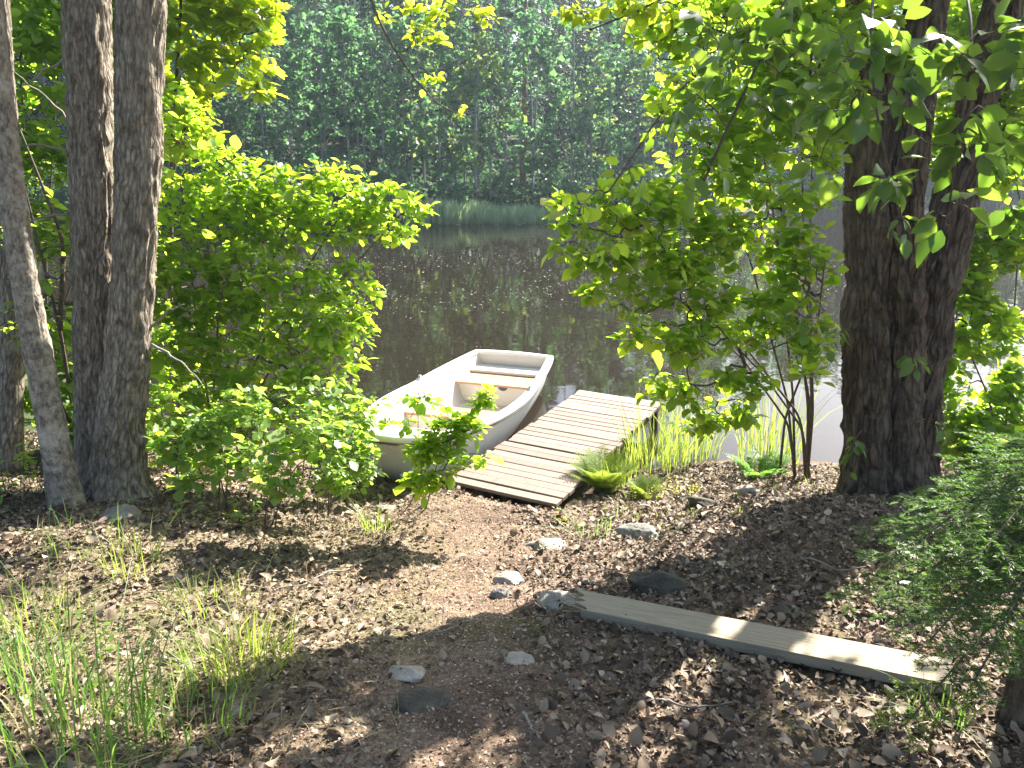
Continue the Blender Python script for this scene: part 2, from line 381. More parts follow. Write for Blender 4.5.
# ------------------------------------------------------------------ leaves
def T_ovate(w=.30, wide=.4, curl=.06, droop=.10):
    v = np.array([(0, 0, 0), (-w*.82, wide*.55, curl), (-w, wide*1.15, curl), (-w*.55, .80, curl*.3-droop*.4), (0, 1, -droop), (w*.55, .80, curl*.3-droop*.4), (w, wide*1.15, curl), (w*.82, wide*.55, curl), (0, .28, 0), (0, .62, -droop*.25)], float)
    tri = np.array([[0, 8, 1], [0, 7, 8], [3, 9, 4], [9, 5, 4]]); quad = np.array([[1, 8, 9, 2], [8, 7, 6, 9]]); tri2 = np.array([[2, 9, 3], [9, 6, 5]])
    return v, np.concatenate([tri, tri2]), quad
def T_lobed():
    out = [(0, 0), (-.14, .10), (-.30, .16), (-.26, .28), (-.42, .46), (-.30, .52), (-.32, .74), (-.16, .76), (0, 1), (.16, .76), (.32, .74), (.30, .52), (.42, .46), (.26, .28), (.30, .16), (.14, .10)]
    v = np.array([(x, y, .10*abs(x)-.08*y*y) for x, y in out]+[(0, .45, -.02)], float); n = len(out)
    return v, np.array([[n, (i+1) % n, i] for i in range(n)]), np.zeros((0, 4), int)
def T_quad(w=.36):
    return np.array([(0, 0, 0), (-w, .45, .09), (0, 1, -.05), (w, .45, .09), (0, .5, -.02)], float), np.array([[0, 4, 1], [4, 2, 1], [0, 3, 4], [4, 3, 2]]), np.zeros((0, 4), int)
def T_dia(w=.4):
    return np.array([(0, 0, 0), (-w, .5, .08), (0, 1, -.05), (w, .5, .08)], float), np.zeros((0, 3), int), np.array([[0, 3, 2, 1]])
def put(buf, T, pos, axis, normal, size):
    v, tri, quad = T; n = len(pos)
    if n == 0: return
    a = unit(axis); s = unit(np.cross(a, normal)); nn = np.cross(s, a)
    sz = np.broadcast_to(np.asarray(size, float), (n,))[:, None, None]
    V = pos[:, None]+sz*(v[None, :, :1]*s[:, None]+v[None, :, 1:2]*a[:, None]+v[None, :, 2:]*nn[:, None])
    off = (np.arange(n)*len(v))[:, None, None]
    fs = []
    if len(tri): fs.append((tri[None]+off).reshape(-1, 3))
    if len(quad): fs.append((quad[None]+off).reshape(-1, 4))
    buf.add(V, *fs)

def grow(stems, att, step=.08, jit=.15, r=None, zpen=.3, lead=.35):
    """nodes along the stems; every attractor joins the nearest node by a curved twig. -> P, parent, isStem"""
    r = r or rng
    cap = sum(len(s) for s in stems)+len(att)*40+10
    P = np.zeros((cap, 3)); par = np.full(cap, -1); n = 0
    for s in stems:
        for k, p in enumerate(s): P[n] = p; par[n] = n-1 if k else -1; n += 1
    ns = n
    root = np.concatenate(stems); dist = np.array([np.min(np.linalg.norm(root-a, axis=1)) for a in att])
    for a in np.asarray(att)[np.argsort(dist)]:
        dv = a-P[:n]; d = np.linalg.norm(dv, axis=1)
        cost = d+zpen*np.maximum(0, -dv[:, 2])
        j = int(np.argmin(cost)); L = d[j]
        if L < 1e-4: continue
        k = min(38, max(2, int(np.ceil(L/step))))
        pj = par[j]; dj = unit(P[j]-P[pj]) if pj >= 0 else np.array([0, 0, 1.0])
        ctrl = P[j]+dj*L*lead+(a-P[j])*.25+r.normal(0, jit*L*.5, 3)
        t = (np.arange(1, k+1)/k)[:, None]
        pts = (1-t)**2*P[j]+2*t*(1-t)*ctrl+t*t*a
        prev = j
        for p in pts:
            if n >= cap: break
            P[n] = p; par[n] = prev; prev = n; n += 1
    return P[:n], par[:n], ns
def weights(P, par):
    n = len(P); w = np.zeros(n); kids = np.zeros(n, int)
    for i in range(n):
        if par[i] >= 0: kids[par[i]] += 1
    w[kids == 0] = 1
    for i in range(n-1, -1, -1):
        if par[i] >= 0: w[par[i]] += w[i]
    return w
def branches(buf, P, par, w, rt=.0015, ex=.5, k=5, start=0, rmax=1.0):
    i = np.arange(len(P)); ok = (par >= 0) & (i >= start); i = i[ok]
    rad = np.minimum(rt*np.maximum(w, 1)**ex, rmax)
    pr = np.minimum(rad[par[i]], rad[i]*1.35)
    buf.segs(P[par[i]], P[i], pr, rad[i], k)
def twig_leaves(buf, T, P, par, w, start, wmax=3, per=1.5, size=.06, sd=.2, droop=.25, up=1.0, r=None, spread=1.0, flat=.35, skip=None, petiole=.3):
    r = r or rng
    i = np.where((np.arange(len(P)) >= start) & (par >= 0) & (w <= wmax))[0]
    m = r.poisson(per, len(i)); i = np.repeat(i, m); n = len(i)
    if n == 0: return 0
    t = r.random(n)[:, None]; A = P[par[i]]; B = P[i]; pos = A+(B-A)*t
    tw = unit(B-A); side = unit(np.cross(tw, np.array([0, 0, 1.0]))+r.normal(0, .35, (n, 3)))*np.where(r.random(n) < .5, 1, -1)[:, None]
    ax = unit(tw*r.uniform(.2, .9, n)[:, None]+side*spread+np.array([0, 0, -1.0])*(droop+r.normal(0, .25, n))[:, None])
    nor = unit(np.array([0, 0, up*.6])+SUN*.7*up+r.normal(0, flat, (n, 3)))
    sz = size*np.exp(r.normal(0, sd, n))
    put(buf, T, pos+ax*sz[:, None]*petiole, ax, nor, sz)
    return n
def lobes(L, n, r=None, shell=.35):
    """attractors spread through ellipsoids; L = (centre, radius xyz, weight)"""
    r = r or rng
    wt = np.array([l[2] for l in L], float); wt /= wt.sum(); out = []
    for (c, rad, _), m in zip(L, r.multinomial(n, wt)):
        d = unit(r.normal(0, 1, (m, 3))); q = r.random(m)**shell
        out.append(np.asarray(c)+d*q[:, None]*np.asarray(rad))
    return np.concatenate(out)
def plobe(px, py, depth, rx, rz=None, ry=None, w=None):      # lobe from its place in the view, radii in metres
    rz = rz or rx; ry = ry or rx*.5
    return (aty(px, py, depth), (rx, ry, rz), w or (rx*ry*rz)**.72)
def spline(pts, n):
    pts = np.asarray(pts, float); L = np.concatenate([[0], np.cumsum(np.linalg.norm(np.diff(pts, axis=0), axis=1))])
    t = np.linspace(0, L[-1], n); out = np.stack([np.interp(t, L, pts[:, k]) for k in range(3)], 1)
    for _ in range(max(2, n//12)):
        out[1:-1] = .25*out[:-2]+.5*out[1:-1]+.25*out[2:]
    return out
def trunk(buf, pts, rad, k=96, per_m=50, fiss=.012, fu=.04, fv=.22, flare=.0, seed=0, lump=.03):
    """bark-displaced trunk along a path; rad gives the radius at each path point"""
    pts = np.asarray(pts, float); L = np.linalg.norm(np.diff(pts, axis=0), axis=1).sum(); n = max(8, int(L*per_m))
    c = spline(pts, n); Lp = np.concatenate([[0], np.cumsum(np.linalg.norm(np.diff(pts, axis=0), axis=1))]); t = np.linspace(0, L, n)
    r0 = np.interp(t, Lp, rad)
    r0 = r0*(1+flare*np.exp(-t/.16))
    tg = unit(np.gradient(c, axis=0)); a = unit(np.cross(tg, np.array([0, 1.0, 0]))); bb = np.cross(tg, a)
    th = np.linspace(0, 2*np.pi, k, endpoint=False); TH, TT = np.meshgrid(th, t)
    rm = float(np.mean(r0)); per = max(6, int(2*np.pi*rm/fu)); U = TH/(2*np.pi)*per
    wob = 1.6*vnoise(U*.5, TT/.18+seed*7.7, perx=max(3, per//2))
    ridge = 1-np.abs(2*vnoise((U+wob) % per, TT/fv+seed*3.1, perx=per)-1)
    fine = vnoise(U*3 % (per*3), TT/.03+seed, perx=per*3)
    low = vnoise(TH/(2*np.pi)*5, TT/.45+seed*1.7, perx=5)-.5
    rr = r0[:, None]*(1+lump*4*low)+fiss*((1-ridge**1.6)-.4)*-1.6+fiss*.5*(fine-.5)
    if flare:
        rr = rr+r0[:, None]*flare*.9*np.exp(-TT/.12)*(vnoise(TH/(2*np.pi)*6, TT*0+seed, perx=6)-.35)
    P = c[:, None]+rr[..., None]*(np.cos(TH)[..., None]*a[:, None]+np.sin(TH)[..., None]*bb[:, None])
    buf.grid(P, wrap=True, uv=np.stack([TH*rm, TT+seed*3.3], -1), flip=False)
    return c

# ------------------------------------------------------------------ rowing boat
def build_boat():
    root = empty('rowing_boat', (BOW[0], BOW[1], WATER), 'white rowing boat with tan wooden seats moored beside the dock', 'boat')
    root.rotation_euler = (0, 0, -math.atan2(BA[0], BA[1]))
    L = 3.45; Y = np.concatenate([L*.0+1.6*(1-np.cos(np.linspace(0, np.pi/2, 22))), np.linspace(1.6, L, 22)[1:]]); Y[0] = .004
    def half(y): return np.where(y < 1.6, .665*np.sqrt(np.maximum(1-(1-y/1.6)**2.25, 0)), .665-.17*((np.maximum(y, 1.6)-1.6)/1.85)**1.7)
    def sheer(y): return .60-.15*np.clip(y/1.9, 0, 1)**.8+.01*np.clip((y-1.9)/1.5, 0, 1)
    def keel(y): q = np.clip(1-y/.75, 0, 1); return -.12+.60*q**2.6+.03*np.clip((y-1.8)/1.6, 0, 1)
    b, zg, zk = half(Y), sheer(Y), keel(Y)
    prof = [(0, 0), (.20, .015), (.42, .045), (.60, .10), (.70, .17), (.735, .25), (.775, .275), (.82, .40), (.87, .55), (.92, .72), (.965, .88), (1, 1)]
    px_ = np.array([p[0] for p in prof]); pz_ = np.array([p[1] for p in prof])
    half_r = np.stack([b[:, None]*px_, np.repeat(Y[:, None], len(prof), 1)+(.10*(1-pz_)*np.clip(1-Y/.9, 0, 1)[:, None]), zk[:, None]+(zg-zk)[:, None]*pz_], -1)
    half_l = half_r[:, :0:-1].copy(); half_l[..., 0] *= -1
    G = np.concatenate([half_l, half_r], 1)
    bf = Buf(); bf.grid(G, flip=True)
    tr = G[-1]; cen = np.array([[0, L+.02, .2]]); k = len(tr); bf.add(np.concatenate([tr, cen]), [[i, i+1, k] for i in range(k-1)]+[[k-1, 0, k]])
    hull = bf.obj('hull', M['hull_outer'], root, local=True)
    kb = Buf(); kb.tube([(0, .25, .16), (0, .5, -.02), (0, .9, -.12), (0, 2.2, -.13), (0, 3.4, -.10)], .018, 6); kb.obj('keel', M['hull'], hull, local=True)
    # inside skin
    bi = np.maximum(b-.055, .002); Yi = np.minimum(Y+.05*np.clip(1-Y/.5, 0, 1)+.03, L-.05)
    fl = np.maximum(zk+.10, .02+.0*Y)
    pin = [(0, 0), (.35, .0), (.60, .01), (.70, .05), (.76, .16), (.82, .38), (.90, .70), (1, 1)]
    qx = np.array([p[0] for p in pin]); qz = np.array([p[1] for p in pin])
    top = zg-.004
    gr = np.stack([bi[:, None]*qx, np.repeat(Yi[:, None], len(pin), 1), fl[:, None]+np.maximum(top-fl, .01)[:, None]*qz], -1)
    gl = gr[:, :0:-1].copy(); gl[..., 0] *= -1; GI = np.concatenate([gl, gr], 1)
    bf = Buf(); bf.grid(GI); tr = GI[-1]; k = len(tr); bf.add(np.concatenate([tr, [[0, L-.05, .3]]]), [[i, k, i+1] for i in range(k-1)]+[[k-1, k, 0]])
    bf.obj('liner', M['liner'], root, local=True)
    # rolled gunwale all the way round
    edge = np.stack([b, Y, zg], -1); el = edge.copy(); el[:, 0] *= -1
    tran = np.stack([np.linspace(b[-1], -b[-1], 9)[1:-1], np.full(7, L), np.full(7, zg[-1])+.015*np.sin(np.linspace(0, np.pi, 9)[1:-1])], -1)
    path = np.concatenate([el[::-1], edge[1:], tran])
    nx = np.roll(path, -1, 0)-np.roll(path, 1, 0); nx[:, 2] = 0; tn = unit(nx); out = np.stack([tn[:, 1], -tn[:, 0], 0*tn[:, 0]], -1)
    sec = [(-.062, -.012), (-.060, .012), (-.045, .022), (0, .026), (.016, .022), (.026, .008), (.026, -.022), (.018, -.034), (-.0, -.034)]
    P = path[:, None]+out[:, None]*np.array([s[0] for s in sec])[None, :, None]; P[..., 2] += np.array([s[1] for s in sec])[None]
    P = np.concatenate([P, P[:1]], 0)
    bf = Buf(); bf.grid(P, wrap=True); bf.obj('gunwale', M['hull'], root, local=True)
    sp = path[:len(el)*2-1]; so = out[:len(sp)]
    st = [(.0, -.036), (.020, -.036), (.023, -.043), (.020, -.052), (0, -.052)]
    P = sp[:, None]+so[:, None]*np.array([s[0] for s in st])[None, :, None]; P[..., 2] += np.array([s[1] for s in st])[None]
    bf = Buf(); bf.grid(P, wrap=True); bf.obj('rub_strip', M['rub'], root, local=True)
    def inner(y, z):
        bb = float(np.interp(y, Yi, bi)); f = float(np.interp(y, Yi, fl)); t = float(np.interp(y, Yi, top)); return bb*np.interp((z-f)/(t-f), qz, qx)
    def thwart(y0, y1, z, th, mat, name, tagname=None):
        bf = Buf(); n = 7; ys = np.linspace(y0, y1, n)
        for sgn in (1,):
            w = np.array([inner(y, z)+.008 for y in ys])
            up = np.stack([np.stack([-w, ys, np.full(n, z)], -1), np.stack([w, ys, np.full(n, z)], -1)], 1)
            lo = up.copy(); lo[..., 2] -= th
        ring = np.stack([up[:, 0], up[:, 1], lo[:, 1], lo[:, 0]], 1)
        bf.grid(ring, wrap=True); bf.add(np.concatenate([ring[0], ring[-1]]), [[3, 2, 1, 0], [4, 5, 6, 7]])
        return bf.obj(name, mat, root, smooth=False, bevel=.006, local=True)
    s1 = thwart(1.42, 1.72, .31, .026, M['seat'], 'seat'); s2 = thwart(2.68, 3.08, .29, .024, M['seat'], 'seat')
    # moulded boxes carrying the seats
    def locker(y0, y1, z, arch, name):
        bf = Buf(); n = 21; xs = np.linspace(-1, 1, n)
        w0 = inner(y0, z-.03)+.006; fl0 = float(np.interp(y0, Yi, fl))
        zt = np.full(n, z); zb = fl0-.01+arch*(np.abs(xs)**2.2)
        X = xs*w0
        A = np.stack([np.stack([X, np.full(n, y0), zt], -1), np.stack([X, np.full(n, y0), zb], -1)], 1)
        B = A.copy(); B[..., 1] = y1; B[..., 0] *= (inner(y1, z-.03)+.006)/w0
        bf.grid(A); bf.grid(B, flip=True); bf.grid(np.stack([A[:, 0], B[:, 0]], 1), flip=True)
        return bf.obj(name, M['liner'], root, local=True)
    locker(1.45, 1.70, .280, .0, 'seat_box')
    lk = locker(2.74, 3.06, .262, .06, 'stern_locker')
    bf = Buf(); th = np.linspace(0, np.pi, 13); ring = np.stack([.06*np.cos(th)+.1, np.full(13, 2.734), .255-.05*np.sin(th)], -1)
    bf.add(np.concatenate([ring, [[.1, 2.734, .255]]]), [[13, i+1, i] for i in range(12)]); bf.obj('hand_hole_shade', M['rub'], lk, local=True)  # flat dark half disc on the panel, shade of the opening put into its colour
    bf = Buf(); w = inner(3.1, .36)+.006
    bf.box((0, 3.235, .308), (1, 0, 0), (0, 1, 0), (0, 0, 1), (w, .145, .024)); bf.obj('stern_ledge', M['liner'], root, smooth=False, bevel=.02, local=True)
    # bow platform
    bf = Buf(); ys = np.linspace(.10, .62, 12); w = np.array([inner(y, .47) for y in ys])+.004
    up = np.stack([np.stack([-w, ys, np.full(12, .47)], -1), np.stack([w, ys, np.full(12, .47)], -1)], 1)
    dn = np.array([[-w[-1], .62, .16], [w[-1], .62, .16]])
    bf.grid(np.concatenate([up, dn[None]], 0), flip=True); bf.obj('bow_deck', M['liner'], root, smooth=False, local=True)
    for sx in (-1, 1):
        bf = Buf(); y = 2.05; x = sx*(float(half(np.array([y]))[0])-.015); z = float(sheer(np.array([y]))[0])
        bf.box((x, y, z+.03), (1, 0, 0), (0, 1, 0), (0, 0, 1), (.022, .055, .012)); bf.tube([(x, y, z+.03), (x, y, z+.07)], .016, 10)
        bf.obj('oarlock_socket', M['steel'], root, local=True)
    bf = Buf(); r = np.random.default_rng(3); n = 260
    yy = r.uniform(.7, 3.3, n); xx = r.uniform(-.9, .9, n)*np.array([inner(y, float(np.interp(y, Yi, fl))+.012) for y in yy]); zz = np.array([float(np.interp(y, Yi, fl)) for y in yy])+.004
    ok = ((yy < 1.4) | ((yy > 1.76) & (yy < 2.7))); p = np.stack([xx, yy, zz], -1)[ok]
    put(bf, T_dia(.35), p, r.normal(0, 1, (len(p), 3))*[1, 1, .1], np.tile([0, 0, 1.0], (len(p), 1)), r.uniform(.006, .02, len(p)))
    tl = bf.obj('fallen_debris', M['dirt'], root, local=True); tl['kind'] = 'stuff'
    return root
build_boat()

# ------------------------------------------------------------------ dock
def build_dock():
    root = empty('dock', (DK0[0], DK0[1], DZ), 'weathered plank dock running out from the bank into the pond', 'dock')
    root.rotation_euler = (0, 0, -math.atan2(DA[0], DA[1])); r = np.random.default_rng(8)
    n = 25; p = DLEN/n
    for i in range(n):
        last = i == n-1
        bf = Buf(); w = p*.5-.0042; x0 = -DWID+r.normal(0, .008); x1 = r.normal(0, .01)+(.0 if i else .02)
        xs = np.linspace(x0, x1, 9); bow = r.normal(0, .002)*np.sin(np.linspace(0, np.pi, 9))+r.normal(0, .0022)
        c = np.stack([xs, np.full(9, (i+.5)*p)+r.normal(0, .002), bow-.014], -1)
        sec = np.array([(-w, -.014), (-w, .011), (-w+.004, .014), (w-.004, .014), (w, .011), (w, -.014)])
        P = c[:, None]+np.stack([0*sec[:, 0], sec[:, 0], sec[:, 1]+sec[:, 0]*r.normal(0, .02)], -1)[None]
        bf.grid(P, wrap=True); m = len(sec); bf.add(np.concatenate([P[0], P[-1]]), [list(range(m))[::-1]], [list(range(m, 2*m))])
        o = bf.obj('board', M['deck_end' if last else 'deck'], root, smooth=False, local=True)
        if last: o['label'] = 'paler yellowish board across the water end'
    for x in (-DWID+.1, -.5*DWID, -.1):
        bf = Buf(); bf.box((x, DLEN/2+.02, -.09), (1, 0, 0), (0, 1, 0), (0, 0, 1), (.025, DLEN/2-.05, .06)); bf.obj('bearer', M['beam'], root, smooth=False, local=True)
    for x in (-DWID+.06, -.06):
        for y in (1.5, DLEN-.1):
            bf = Buf(); bf.tube([(x, y, -.032), (x, y, -1.4)], .045, 12); bf.obj('post', M['beam'], root, local=True)
build_dock()

# ------------------------------------------------------------------ loose plank, stones, twigs
def build_plank():
    a = gpix(566, 611); c = gpix(948, 688); a[2] += .075; c[2] += .07
    d = c-a; L = np.linalg.norm(d); ax = d/L; side = unit(np.cross([0, 0, 1.0], ax)); up = np.cross(ax, side)
    mid = (a+c)/2; root = empty('plank', mid-up*.02, 'weathered grey plank with a splintered end lying in the dead leaves', 'plank')
    import mathutils
    root.rotation_euler = mathutils.Matrix((tuple(ax), tuple(side), tuple(up))).transposed().to_euler()
    r = np.random.default_rng(4); W, T = .086, .052
    xs = np.concatenate([np.linspace(-L/2, -L/2+.25, 14), np.linspace(-L/2+.3, L/2, 12)]); vs = np.linspace(-1, 1, 23)
    jag = .02+.10*vnoise(vs*5+3, vs*0+2)+.06*(vs < -.1)*vnoise(vs*9, vs*0)
    bf = Buf()
    def surf(z, fl):
        X = np.repeat(xs[:, None], 23, 1); X[:14] = X[:14]+(jag[None]*(1-np.arange(14)/13.)[:, None]); X[-1] += .006*vnoise(vs*8, vs*0)
        Yv = np.repeat(vs[None]*W, len(xs), 0)
        Z = z+.0025*vnoise(X*4, Yv*40)+(0 if z < 0 else .0015*vnoise(X*9+2, Yv*130))
        return np.stack([X, Yv, Z], -1)
    t = surf(T/2, 0); u = surf(-T/2, 0); bf.grid(t, flip=True); bf.grid(u)
    for s in (0, -1): bf.grid(np.stack([t[:, s], u[:, s]], 1), flip=s == -1); bf.grid(np.stack([t[s], u[s]], 1), flip=s == 0)
    bf.obj('board', M['plank'], root, smooth=False, local=True)
    bf = Buf()
    for k in range(26):
        y = r.uniform(-.9, .9)*W; l = r.uniform(.04, .12) if y < .02 else r.uniform(.03, .15)
        x0 = -L/2+.12; z = r.uniform(-.018, .014); q = r.normal(0, .012, 2)
        bf.tube([(x0, y, z), (x0-l*.6, y+q[0]*.5, z+q[1]*.3), (x0-l, y+q[0], z+q[1])], [.006, .004, .0006], 5)
    bf.obj('splinters', M['split'], root, local=True, smooth=False)
build_plank()

def stone(px, py, wpx, hpx, mat, label, seed, flat=.55, rot=None):
    p = gpix(px, py+hpx*.35); d = np.linalg.norm(p-[0, 0, EYE]); w = wpx*d/F/2; h = max(hpx*d/F/2*.75, w*.22)
    r = np.random.default_rng(seed); n = 30; th = np.linspace(0, 2*np.pi, 2*n, endpoint=False); ph = np.linspace(0, np.pi, n)
    TH, PH = np.meshgrid(th, ph); D = np.stack([np.cos(TH)*np.sin(PH), np.sin(TH)*np.sin(PH), np.cos(PH)], -1).reshape(-1, 3)
    rad = np.ones(len(D))
    for k in range(9):                                   # facets cut by planes
        nn = unit(r.normal(0, 1, 3)); off = r.uniform(.5, .85); dot = D@nn
        rad = np.where(dot > 1e-3, np.minimum(rad, off/np.maximum(dot, 1e-3)), rad)
    rad = rad*(1+.16*noise3(D*2.2+seed)+.10*noise3(D*6+seed)+.07*noise3(D*13+seed)+.05*noise3(D*27+seed))
    V = D*rad[:, None]*np.array([w, w*r.uniform(.6, .85), h]); a = r.uniform(-.4, .4) if rot is None else rot
    V = V@np.array([[math.cos(a), math.sin(a), 0], [-math.sin(a), math.cos(a), 0], [0, 0, 1]])
    bf = Buf(); bf.grid(V.reshape(n, 2*n, 3), wrap=True, flip=True)
    o = bf.obj('stone', mat, None); o.location = (p[0], p[1], p[2]+h*.16)
    return tag(o, label, 'stone', 'stones half buried in the bank')
stone(545, 540, 48, 20, M['stone_pale'], 'pale flat sunlit stone on the path below the dock', 21)
stone(641, 527, 46, 26, M['stone_grey'], 'grey angular stone with a pale lit top right of the path', 22)
stone(660, 574, 66, 40, M['stone_dark'], 'large dark wedge shaped stone among the dead leaves', 23)
stone(563, 596, 56, 22, M['stone_grey'], 'grey slab stone touching the splintered end of the plank', 24, rot=-.3)
stone(502, 589, 22, 20, M['stone_grey'], 'small upright grey stone left of the slab by the plank', 25)
stone(512, 576, 36, 20, M['stone_pale'], 'pale rounded stone at the edge of shade in mid path', 26)
stone(407, 669, 52, 20, M['stone_pale'], 'pale grey flat stone lying alone on the shaded path', 27)
stone(517, 656, 34, 18, M['stone_pale'], 'small pale grey slab stone left of the plank in shade', 28)
stone(702, 497, 34, 28, M['stone_dark'], 'dark stone standing at the shade edge below the reeds', 29)
stone(748, 487, 26, 22, M['stone_pale'], 'pale stone beside the small green fern', 30)
stone(785, 608, 44, 16, M['stone_dark'], 'low dark stone behind the plank in leaf litter', 31)
stone(190, 751, 20, 16, M['stone_pale'], 'small pale stone at the bottom left among grass', 32)
stone(235, 707, 22, 14, M['stone_pale'], 'small pale stone below the bright grass tuft', 33)
stone(428, 700, 60, 11, M['stone_dark'], 'broad dark mossy stone in the foreground path', 34)
stone(180, 664, 26, 12, M['stone_pale'], 'small flat pale stone left of the bright grass tuft', 35)
stone(118, 510, 40, 22, M['stone_grey'], 'grey stone at the foot of the twin trunk tree', 36)
stone(385, 505, 22, 12, M['stone_grey'], 'little grey stone beside the path below the boat', 37)

def fallen_twig(pts, rad, label, seed):
    r = np.random.default_rng(seed); P = np.array([gpix(*p) for p in pts]); c = spline(P, 24); c[:, 2] = terrain(c[:, 0], c[:, 1])+rad*1.2+.006+.01*np.abs(np.sin(np.linspace(0, 6, 24)))
    c[:, :2] += r.normal(0, .003, (24, 2)); bf = Buf(); bf.tube(c, np.linspace(rad, rad*.45, 24), 7)
    o = bf.obj('fallen_twig', M['twig_pale'], None); tag(o, label, 'twig', 'fallen twigs on the ground')
fallen_twig([(523, 716), (530, 730), (543, 748)], .006, 'short pale twig on the ground at bottom centre', 1)
fallen_twig([(595, 490), (612, 503), (628, 518)], .008, 'thin grey stick beside the corner of the dock', 2)
fallen_twig([(420, 640), (450, 632), (478, 622)], .005, 'thin twig lying across the shaded path above the flat stone', 3)
fallen_twig([(300, 590), (345, 572), (372, 560)], .006, 'pale stick on the sunny ground below the saplings', 4)
fallen_twig([(645, 700), (690, 712), (740, 706)], .006, 'thin stick in the dead leaves in front of the plank', 5)
fallen_twig([(220, 580), (262, 592), (330, 586)], .007, 'long pale twig on the left bank above the bright tuft', 6)
fallen_twig([(800, 560), (840, 575), (868, 570)], .006, 'dead twig in the shade below the large tree', 7)

# ------------------------------------------------------------------ leaf litter (nobody could count it)
def litter():
    r = np.random.default_rng(2)
    def sample(n, fn):
        n = int(n*1.45); x = r.uniform(-6.5, 6.5, n); y = .9+5.9*r.random(n)**1.2
        keep = (np.abs(x) < .78*y+.35) | (r.random(n) < .6); x, y = x[keep], y[keep]
        d = shore_dist(x, y); u = (x-DK0[0])*DA[0]+(y-DK0[1])*DA[1]; v = (x-DK0[0])*DP[0]+(y-DK0[1])*DP[1]
        on = (u > 0) & (v < .03) & (v > -DWID-.02)
        pc = -.12*np.clip(y-1, 0, 9)**.7+.06*np.sin(y*2); path = np.exp(-((x-pc)/.55)**2)*(y < 5.6)
        patch = vnoise(x*2.2+5, y*2.2)
        den = fn(x, y, path, patch); k = (d > .12) & ~on & (r.random(len(x)) < den)
        return x[k], y[k]
    bf = Buf()
    x, y = sample(210000, lambda x, y, p, q: np.clip((.35+.65*q)*np.where(x > .1, 1.0, .8)*(1-.96*p), 0, 1))
    n = len(x); z = terrain(x, y)+r.random(n)**2*.022+.004
    nor = unit(np.stack([r.normal(0, .55, n), r.normal(0, .55, n), np.ones(n)], -1)); ax = unit(np.cross(nor, unit(r.normal(0, 1, (n, 3)))))
    s = np.clip(.025*np.exp(r.normal(0, .5, n)), .008, .075)
    g = r.integers(0, 4, n)
    for k, T in enumerate((T_ovate(.30, .4, .16, .22), T_ovate(.36, .42, -.12, -.16), T_ovate(.22, .4, .22, .05), T_ovate(.4, .45, .05, .3))):
        m = g == k; put(bf, T, np.stack([x, y, z], -1)[m], ax[m], nor[m], s[m])
    tag(bf.obj('leaf_litter', M['litter']), kind='stuff')
    bf = Buf()
    x, y = sample(170000, lambda x, y, p, q: np.clip(.45+.5*p, 0, 1)); n = len(x); z = terrain(x, y)+.003+r.random(n)*.006
    nor = unit(np.stack([r.normal(0, .5, n), r.normal(0, .5, n), np.ones(n)], -1)); ax = unit(np.cross(nor, unit(r.normal(0, 1, (n, 3)))))
    put(bf, T_dia(.3), np.stack([x, y, z], -1), ax, nor, r.uniform(.005, .019, n))
    tag(bf.obj('litter_crumbs', M['crumb']), kind='stuff')
litter()

# ------------------------------------------------------------------ grass, reeds, ferns
def blades(bf, base, n, h, spread, r, w=.004, lean=.5, seg=6, bias=(0, 0)):
    a = r.uniform(0, 2*np.pi, n); q = np.sqrt(r.random(n))*spread
    bx = base[0]+np.cos(a)*q; by = base[1]+np.sin(a)*q; bz = terrain(bx, by)-.01
    H = h*r.uniform(.45, 1.15, n); la = a+r.normal(0, .7, n); ln = np.abs(r.normal(.3, lean, n))*H
    t = np.linspace(0, 1, seg)
    dx = np.cos(la)*ln+bias[0]*H; dy = np.sin(la)*ln+bias[1]*H
    X = bx[:, None]+dx[:, None]*t**1.9; Y = by[:, None]+dy[:, None]*t**1.9
    Z = bz[:, None]+(H[:, None]*(t-.30*np.minimum(1, ln/H)[:, None]*t**2.6))
    wa = la+np.pi/2+r.normal(0, .5, n); wd = (w*r.uniform(.6, 1.3, n))[:, None]*(1-t**2.2*.96)*(.55+.45*np.minimum(1, t*5))
    c = np.stack([X, Y, Z], -1); off = np.stack([np.cos(wa)[:, None]*wd, np.sin(wa)[:, None]*wd, 0*wd], -1)
    V = np.stack([c-off, c+off], 2).reshape(n, seg*2, 3)
    i = np.arange(seg-1)*2; qf = np.stack([i, i+1, i+3, i+2], -1)
    bf.add(V.reshape(-1, 3), (qf[None]+(np.arange(n)*seg*2)[:, None, None]).reshape(-1, 4))
def tuft(px, py, n, hpx, spx, mat, label, seed, name='grass_tuft', cat='grass', group='grass tufts on the bank', w=.0028, lean=.8, dry=0, bias=(0, 0)):
    p = gpix(px, py); d = np.linalg.norm(p-[0, 0, EYE]); r = np.random.default_rng(seed); bf = Buf()
    blades(bf, p, n, hpx*d/F, spx*d/F/2, r, w, lean, bias=bias)
    root = bf.obj(name, M[mat], loc=p); tag(root, label, cat, group)
    if dry:
        bf = Buf(); blades(bf, p, dry, hpx*d/F*.7, spx*d/F/2*1.1, r, w, lean+.3)
        bf.obj('dry_blades', M['grass_dry'], root)
tuft(62, 760, 150, 125, 150, 'grass', 'tallest coarse grass tuft at the bottom left corner', 40, w=.0035, dry=40)
tuft(12, 690, 60, 80, 90, 'grass', 'grass tuft cut by the left edge above the tallest tuft', 41, dry=30)
tuft(240, 668, 260, 56, 100, 'grass_bright', 'bright sunlit grass tuft left of the path', 42, dry=20)
tuft(185, 728, 120, 44, 110, 'grass', 'grass tuft between the tallest and the brightest tufts', 43, dry=50)
tuft(132, 570, 60, 42, 50, 'grass_bright', 'thin grass tuft on the left bank below the twin trunks', 44, dry=15)
